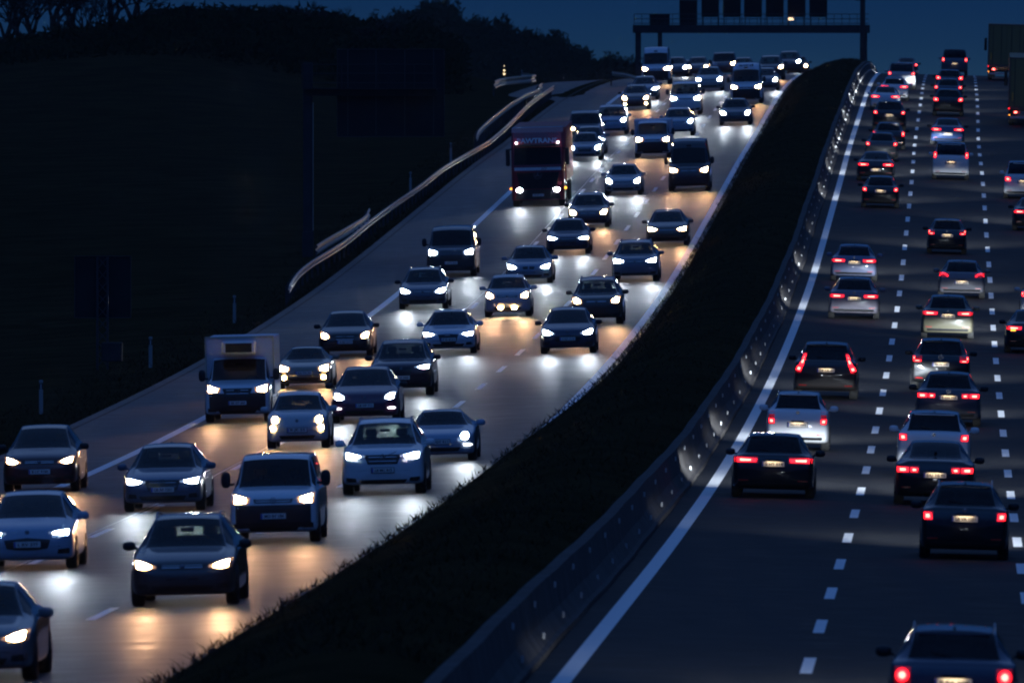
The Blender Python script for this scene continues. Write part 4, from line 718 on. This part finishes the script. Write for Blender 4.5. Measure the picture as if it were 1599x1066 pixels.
def trailer_rear(name, label, x, y, Ht, D=None, c=(.17,.13,.045)):
    t = ob(name, None); t.matrix_world = frame_at(x, y, Dp, 13, D); tag(t, label, 'lorry', 'departing vehicles with tail lights lit')
    MB().box(-1.275,1.275,0,13,1.12,Ht,.02).mk('cargo_box', mat('tarpaulin_'+name, c, .6), t)
    b = MB()
    for s in (-1, 1): b.box(min(s*1.20,s*1.29), max(s*1.20,s*1.29), -.05, .0, 1.0, Ht+.02)
    b.box(-1.29,1.29,-.05,0,Ht-.06,Ht+.03).box(-1.29,1.29,-.05,0,.95,1.12).mk('door_frame', mat('frame_rust', (.16,.10,.06), .6), t)
    for s in (-1, 1):
        d = MB().box(min(s*.02,s*1.19), max(s*.02,s*1.19), -.03, -.004, 1.13, Ht-.07, .008).mk('door', mat('door_'+name, tuple(q*1.25 for q in c), .55), t)
        b = MB(); b.tube((s*.35,-.05,1.15), (s*.35,-.05,Ht-.1), .018); b.tube((s*.95,-.05,1.15), (s*.95,-.05,Ht-.1), .018); b.mk('lock_rod', M_dsteel, d)
        MB().box(min(s*1.02,s*1.10), max(s*1.02,s*1.10), -.045, -.03, 1.45, 1.95).mk('hazard_marker', mat('orange_marker', (.75,.32,.04), .4), d)
        ln = MB().box(min(s*.62,s*1.02), max(s*.62,s*1.02), -.09, -.03, .72, .86, .015).mk('tail_light', M_td, t); MB().ell((s*.86,-.10,.79), (.09,.02,.05)).mk('bulb', M_trb, ln, True)
        MB().ell((s*1.25,-.08,1.0), (.035,.03,.035)).mk('marker_lamp', M_tr, t, True); MB().ell((s*1.22,-.08,.62), (.03,.03,.03)).mk('marker_lamp', M_amb, t, True)
        for yy in (1.8, 3.1, 4.4): o = ob('wheel', BT[0], t, (s*1.1, yy, .5)); ob('rim', BT[1], o)
        MB().box(min(s*.75,s*1.25), max(s*.75,s*1.25), .9, .93, .2, .95).mk('mud_flap', M_blk, t)
    MB().box(-1.2,1.2,-.06,.05,.42,.56,.01).mk('under_run_bar', mat('bar_white', (.4,.4,.4), .5), t)
    MB().box(-1.27,1.27,13.2,15.4,.5,Ht-.15,.08).mk('cab', paint(DG), t)
    for s in (-1, 1): lights_at(t, s*.8, 15.6, .8, WARM, HL*1.5, 1).rotation_euler = (math.radians(90-2.5), 0, 0)
    for s in (-1, 1): MB().box(min(s*1.34,s*1.54), max(s*1.34,s*1.54), 13.3, 13.45, 2.0, 2.9, .03).mk('mirror', M_blk, t)
    return t
trailer_rear('lorry', 'box lorry on the crest in the slow lane, its olive rear against the sky', 1570, 0, 3.95, D=925)
trailer_rear('lorry', 'nearer box lorry cut by the right edge with a pale roof edge', 1608, 197, 3.98, c=(.10,.08,.03))
# ------------------------------------------------------------------ guardrails
def rail_path(pts, dz):                  # traced in the photograph, then evened out along the road
    q = np.array([locate(x, y, dz) for x, y in pts]); 
    o_ = np.argsort(q[:,1]); q = q[o_] if q[-1,1] > q[0,1] else q[o_[::-1]]
    t = np.concatenate([[0], np.cumsum(np.abs(np.diff(q[:,1]))+.3)]); n_ = max(8, int(t[-1]/4)); tt = np.linspace(0, t[-1], n_); u = np.interp(tt, t, q[:,0]); D_ = np.interp(tt, t, q[:,1])
    k_ = 14 if n_ > 50 else 2
    for _ in range(k_): u[2:-1] = (u[1:-2]+2*u[2:-1]+u[3:] if len(u[3:]) == len(u[2:-1]) else u[2:-1]*4)/4
    return [P3(a_, b_, dz) for a_, b_ in zip(u, D_)]
WP = [(0,-.13),(-.06,-.11),(-.06,-.07),(.03,-.02),(.03,.02),(-.06,.07),(-.06,.11),(0,.13)]
def guardrail(label, pts, dz=.62, tall=1.0, step=4.0):
    root = ob('guardrail', None); tag(root, label, 'guardrail', 'crash barriers along the hard shoulder')
    P = rail_path(pts, dz); root.location = P[0]; o0 = P[0]; v = []; f = []; n = len(WP)
    for p in P:
        for (a_, h) in WP: v.append((p.x-o0.x-a_, p.y-o0.y, p.z-o0.z+h*tall))
    for i in range(len(P)-1):
        for j in range(n-1): f.append((i*n+j, i*n+j+1, (i+1)*n+j+1, (i+1)*n+j))
    o = mk('beam', v, f, M_steel, root); m = o.modifiers.new('s', 'SOLIDIFY'); m.thickness = .006
    pm = once(MB().box(-.16,-.06,-.03,.03,-.95,.10,.008), 'post', M_fr, False); acc = 0; nxt = 2.0
    for a_, b_ in zip(P[:-1], P[1:]):
        d = (b_-a_).length
        while nxt < acc+d: q = a_.lerp(b_, (nxt-acc)/d)-o0; ob('post', pm, root, q); nxt += step
        acc += d
    return root
guardrail('long galvanised crash barrier lit warm along the hard shoulder, ending below the sign pole', [(451,452),(457,436),(467,423),(490,408),(520,393),(553,371),(565,356),(600,331),(622,316),(650,297),(672,281),(684,268),(720,248),(760,226),(780,209),(800,190),(830,160),(848,148),(864,137)])
guardrail('short pale crash barrier section behind the long one, beside the sign pole', [(494,390),(515,376),(535,366),(555,353),(568,338),(576,332),(579,340)], dz=.8, tall=1.5)
guardrail('short crash barrier section behind the long one, beyond the lorry', [(744,216),(747,207),(760,194),(780,178),(800,163),(806,160),(820,150),(835,141),(846,134),(851,140)], dz=.85, tall=1.2)
guardrail('far pale crash barrier at the slip road, left of the long barrier top', [(772,133),(785,127),(800,123),(815,120),(850,119),(880,119)], dz=.75, tall=2.0, step=900)
guardrail('far crash barrier glowing yellow below the gantry', [(940,115),(955,114.5),(968,115.5),(980,118),(992,122),(1000,125)], dz=.8, tall=1.2, step=900)
# ------------------------------------------------------------------ roadside posts and signs
for (x, y, lb) in ((366,503,'white delineator post with black band above the refrigerated van, nearest the hard shoulder edge'),(235,572,'white delineator post with black band between the panel sign and the refrigerated van'),(64,645,'white delineator post with black band at the far left'),(704,252,'delineator post just above the long crash barrier left of the lorry'),(641,300,'delineator post halfway up the long crash barrier'),(815,128,'tiny delineator post standing at the slip road barrier')):
    u, D = locate(x, y); p = ob('delineator_post', None); p.location = P3(u, D); tag(p, lb, 'roadside post', 'delineator posts on the verge')
    MB().box(-.06,.06,-.05,.05,-.1,.72,.02).mk('post', M_pst, p); c = MB().box(-.062,.062,-.052,.052,.721,.90,.018).mk('band', M_blk, p); MB().box(-.02,.02,-.06,-.05,.73,.88).mk('reflector', M_refl, c); MB().box(-.06,.06,-.05,.05,.901,1.0,.02).mk('cap', M_pst, p)
u, D = locate(787, 131); mp = ob('marker_post', None); mp.location = P3(u, D); tag(mp, 'thin dark pole carrying three small reflectors with added glow at the slip road barrier', 'roadside post')
MB().tube((0,0,-.2), (0,0,1.5), .04).mk('pole', M_dsteel, mp)
for z_, r0 in ((1.32,.03),(.98,.06),(.72,.07)): MB().ell((.02,-.06,z_), (r0,.02,r0)).mk('reflector', mat('glint', (.8,.7,.5), .3, emit=(1,.75,.4), es=.08), mp)  # reflectors emit: returned headlamp light put into their material
# cantilever sign beside the hard shoulder
u, D = locate(481, 402); cs_ = ob('cantilever_sign', None); cs_.location = P3(u, D); tag(cs_, 'dark back of a large framed road sign on a cantilever pole with maintenance walkway', 'road sign')
s_ = F/D; zz = lambda y: (402-y)/s_; xx = lambda x: (x-481)/s_
MB().box(-.21,.21,-.2,.2,-.3,zz(98),.03).mk('pole', M_dsteel, cs_); MB().box(-.24,.24,-.26,.22,-.1,zz(362),.02).mk('pole_sleeve', M_dsteel, cs_)
MB().box(xx(479),xx(683),-.25,.15,zz(150),zz(138),.02).mk('beam', M_dsteel, cs_)
pn = MB().box(xx(527),xx(693),.25,.32,zz(213),zz(77),.02).mk('sign_panel', M_sign, cs_)
b = MB()
for (x0,x1,y0,y1) in ((526,694,77.8,76.6),(526,694,214,212.8),(526,527,213,77),(693,694,213,77)): b.box(xx(x0),xx(x1),.20,.34,zz(y0),zz(y1))
b.mk('panel_frame', M_fr, pn)
b = MB()
for x in (543, 587, 632, 677): b.box(xx(x-.8),xx(x+.8),.17,.25,zz(212),zz(78))
b.mk('stiffener', M_fr, pn)
b = MB()
for y in (101, 115, 130): b.tube((xx(472),-.6,zz(y)), (xx(680),-.6,zz(y)), .018)
for x in (472,480,534,590,647,680): b.tube((xx(x),-.6,zz(138)), (xx(x),-.6,zz(101)), .018)
b.box(xx(472),xx(683),-.62,-.2,zz(139.5),zz(138)); b.mk('walkway', M_dsteel, cs_)
MB().box(.21,.235,-.22,-.18,zz(360),zz(160)).mk('edge_highlight', M_steel, cs_)  # bright strip added for the headlamp light along the pole edge
# panel sign at the left
u, D = locate(165, 575); ps = ob('panel_sign', None); ps.location = P3(u, D); tag(ps, 'dark square back of a road sign on a lattice post at the far left', 'road sign')
s_ = F/D; zz = lambda y: (575-y)/s_; xx = lambda x: (x-165)/s_
pn = MB().box(xx(117),xx(203.5),.1,.15,zz(496),zz(400),.01).mk('sign_panel', M_sign, ps); b = MB()
for (x0,x1,y0,y1) in ((116,204.5,400.5,399.5),(116,204.5,496.5,495.5),(116,117,496,400),(203.5,204.5,496,400)): b.box(xx(x0),xx(x1),.05,.17,zz(y0),zz(y1))
b.mk('panel_frame', M_fr, pn); b = MB()
for x in (152, 168): b.tube((xx(x),0,-.2), (xx(x),0,zz(401)), .04)
for k_ in range(9): y = 401+k_*19; b.tube((xx(152),0,zz(y)), (xx(168),0,zz(y+19)), .02, n=4); b.tube((xx(168),0,zz(y)), (xx(152),0,zz(y+19)), .02, n=4)
b.mk('lattice_post', M_fr, ps)
u, D = locate(170, 560); MB().box(-.35,.35,-.2,.2,-.1,.55,.03).mk('cabinet', M_dsteel, ps).location = (.25, -1.2, .35)
# gantry beyond the crest
DGt = 1100.0; s_ = F/DGt; gx = lambda x: (x-CX)/s_; gz = lambda y: HC+(YH-y)/s_
ga = ob('gantry', None); ga.location = (gx(1175), DGt, gz(135)); tag(ga, 'overhead motorway gantry with seven square sign boxes standing beyond the crest', 'gantry')
def gb(x0, x1, ya, yb, y0, y1, bv=.02): X0, Z0 = gx(1175), gz(135); return MB().box(gx(x0)-X0, gx(x1)-X0, ya, yb, gz(y1)-Z0, gz(y0)-Z0, bv)
gb(988,1358,-.6,.6,39.5,52).mk('beam', M_dsteel, ga)
for x0, x1 in ((992,1001),(1027,1034),(1346,1354)): gb(x0,x1,-.3,.3,52,140).mk('post', M_dsteel, ga)
b = MB(); X0, Z0 = gx(1175), gz(135)
for y in (22.5, 30, 37): b.tube((gx(990)-X0,-.7,gz(y)-Z0), (gx(1356)-X0,-.7,gz(y)-Z0), .03)
for x in range(990, 1358, 12): b.tube((gx(x)-X0,-.7,gz(39.5)-Z0), (gx(x)-X0,-.7,gz(22.5)-Z0), .03, n=4)
b.mk('railing', M_dsteel, ga)
M_bx = noisy('sign_box', (.012,.012,.014), (.022,.018,.018), 2, (.6,.8), spec=.1)
for x0, x1, y0, y1 in ((1061,1089,0,39.4),(1095.5,1123,-1,27),(1129,1157,-1,27),(1162,1190,-1,27),(1196,1224,-1,27),(1230,1258,-1,27),(1264,1292,-1,27)):
    h = gb(x0,x1,.7,1.1,y0,y1,.05).mk('sign_box', M_bx, ga)
    b = gb(x0+1,x0+2.5,.5,.69,y1-2,39.4,.005); q = gb(x1-2.5,x1-1,.5,.69,y1-2,39.4,.005); b.add(q.v, q.f); b.mk('bracket', M_dsteel, h)
gb(1015,1046,.6,1.0,22,39.4,.05).mk('control_box', M_bx, ga)
gb(1231,1239,.3,.5,28.5,31.5,.02).mk('lamp', mat('gantry_lamp', (.8,.7,.5), .4, emit=(1,.7,.4), es=.12), ga)
ms = ob('mast', None); ms.location = (gx(1327), 1060, gz(110)); tag(ms, 'thick dark mast rising out of frame in front of the gantry, right end', 'mast')
sm_ = F/1060; b = MB(); b.tube((0,0,-1.5), (0,0,150/sm_), .24, .20, 12); b.mk('pole', M_dsteel, ms); MB().ell((-.42,0,108/sm_), (.22,.2,.2)).mk('camera_head', M_dsteel, ms)
# ------------------------------------------------------------------ trees, undergrowth and hill
def tree_meshes(seed, H):
    rd = random.Random(seed); tr = MB(); cr = MB()
    def br(b, p, d, ln, r, lv):
        q = p+d*ln; b.tube(p, q, r, r*.62, 6 if lv == 0 else (4 if lv < 3 else 3)); 
        if lv >= 6: return
        for _ in range(3 if lv < 5 else 2):
            a = rd.uniform(.25, .75)*(1 if lv else .8); ax = d.orthogonal().normalized(); ax.rotate(Matrix.Rotation(rd.uniform(0, 6.28), 3, d)); nd = d.copy(); nd.rotate(Matrix.Rotation(a, 3, ax)); nd = (nd+Vector((0,0,.16))).normalized()
            br(cr, p+d*ln*rd.uniform(.65, 1), nd, ln*rd.uniform(.62, .86), max(r*.58, .014), lv+1)
    t0 = H*.10; br(tr, Vector((0,0,-.3)), Vector((rd.uniform(-.05,.05), rd.uniform(-.05,.05), 1)).normalized(), t0+.3, H*.022, 0)
    return once(tr, 'trunk', M_bark), once(cr, 'crown', M_bark)
TM = [tree_meshes(i, 10) for i in range(5)]
def sgn(x):
    return 'far left' if x < 120 else 'left' if x < 300 else 'centre left' if x < 480 else 'centre'
ORD = ['first','second','third','fourth','fifth','sixth','seventh','eighth','ninth','tenth','eleventh','twelfth','thirteenth','fourteenth','fifteenth','sixteenth','seventeenth','eighteenth','nineteenth','twentieth']
tx_ = sorted([8,30,52,82,108,140,172,205,248,292,330,372,420,455,492,530,570,606,640,690])
for i, x in enumerate(tx_):
    D = 930+((i*53) % 140); X = (x-CX)*D/F; u = X-float(xr(D)); r_ = ob('bare_tree', None); r_.location = P3(u, D, -.2); h = (1.5 if x < 230 else .62 if x < 440 else .84 if x < 610 else .76)*(.9+.2*((i*7) % 5)/5)
    r_.scale = (h*1.1, h*1.1, h); r_.rotation_euler = (0, 0, i*1.7)
    tag(r_, 'bare winter tree on the dark ridge, %s from the left edge of the picture' % ORD[i], 'tree', 'bare trees along the dark ridge')
    ob('trunk', TM[i % 5][0], r_); ob('crown', TM[i % 5][1], r_)
def clumps(name, n, fn, size, m, label, cat):
    v = []; f = []
    for i in range(n):
        c = Vector(fn()); s = size*(.5+random.random())
        for _ in range(3):
            a = Vector((random.gauss(0,1), random.gauss(0,1), random.gauss(0,1))).normalized()*s; b_ = a.orthogonal().normalized()*s*.7; o_ = c+Vector((random.gauss(0,s), random.gauss(0,s), random.gauss(0,s)*.8)); k_ = len(v)
            v += [o_-a, o_+b_, o_+a]; f.append((k_, k_+1, k_+2))
    return stuff(mk(name, v, f, m), label, cat)
def f_under():
    x = random.uniform(-40, 720); D = random.uniform(880, 1090); X = (x-CX)*D/F; u = X-float(xr(D)); tp = np.interp(x, [0,200,240,430,470,620,660,720], [.3,.4,1.3,1.4,1.7,1.9,3.2,2.3]); return P3(u, D, random.random()**.8*tp)
clumps('undergrowth', 15000, f_under, .30, M_leaf, 'dense dark hedge and scrub below the bare trees on the ridge', 'undergrowth')
# far wooded hill
hx = np.array([-300,300,500,600,640,690,720,760,800,850,900,940,1000,1060,1150,1400,1900]); hy = np.array([70,70,60,40,20,12,30,42,48,62,82,98,112,120,135,160,200])
DH = 1900.0
def hz(x): return HC+(YH-float(np.interp(x, hx, hy)))*DH/F-.9
v = []; f = []; xs = np.arange(-300, 1901, 12)
rowsH = [(-420,-.75),(-300,-.5),(-180,-.25),(-60,-.03),(0,0),(120,-.02),(400,-.4)]
for x in xs:
    for (dd, q) in rowsH: z0_ = hz(x); v.append(((x-CX)*DH/F, DH+dd, z0_+q*(z0_+12)))
n = len(rowsH)
for i in range(len(xs)-1):
    for j in range(n-1): f.append((i*n+j, (i+1)*n+j, (i+1)*n+j+1, i*n+j+1))
struct(mk('hill', v, f, M_leaf, None, True))
def f_hill():
    x = random.uniform(560, 1010); z0_ = hz(x); dd = random.uniform(-330, 20); q = np.interp(dd, [a for a, _ in rowsH], [b for _, b in rowsH]); bump = 1.0+.9*math.sin(x*.11)*math.sin(x*.043+2)+.4*math.sin(x*.4)
    return ((x-CX)*DH/F, DH+dd, z0_+q*(z0_+12)+random.random()*max(.3, bump)*1.5)
clumps('hill_woodland', 15000, f_hill, .35, M_leaf, 'wooded hillside sloping down to the right behind the slip road', 'woodland')
for i, (x, hgt) in enumerate(((948,2.2),(962,3.2),(976,4.2),(990,3.6),(1008,2.4))):
    D = 1085+i*6; X = (x-CX)*D/F; u = X-float(xr(D)); r_ = ob('shrub', None); r_.location = (X, D, gz(116)); r_.scale = (hgt/11,)*3; r_.rotation_euler = (0,0,i*2.1)
    tag(r_, 'bare shrub at the left foot of the gantry, %s of five from the left' % ORD[i], 'shrub', 'bare shrubs by the gantry'); ob('trunk', TM[i % 5][0], r_); ob('crown', TM[(i+1) % 5][1], r_)
# thin evening haze: a closed box round camera and scene
hb = MB().box(-260,260,-30,2380,-14,42).mk('haze', None); hb['kind'] = 'stuff'
hm = bpy.data.materials.new('haze'); hm.use_nodes = True; hm.node_tree.nodes.clear(); ho = hm.node_tree.nodes.new('ShaderNodeOutputMaterial'); hv = hm.node_tree.nodes.new('ShaderNodeVolumePrincipled')
hv.inputs['Density'].default_value = .00004; hv.inputs['Anisotropy'].default_value = .6; hv.inputs['Color'].default_value = (.9,.93,1,1); hm.node_tree.links.new(hv.outputs[0], ho.inputs['Volume']); hb.data.materials.append(hm)
print('vehicles', NV, 'objects', len(bpy.data.objects))
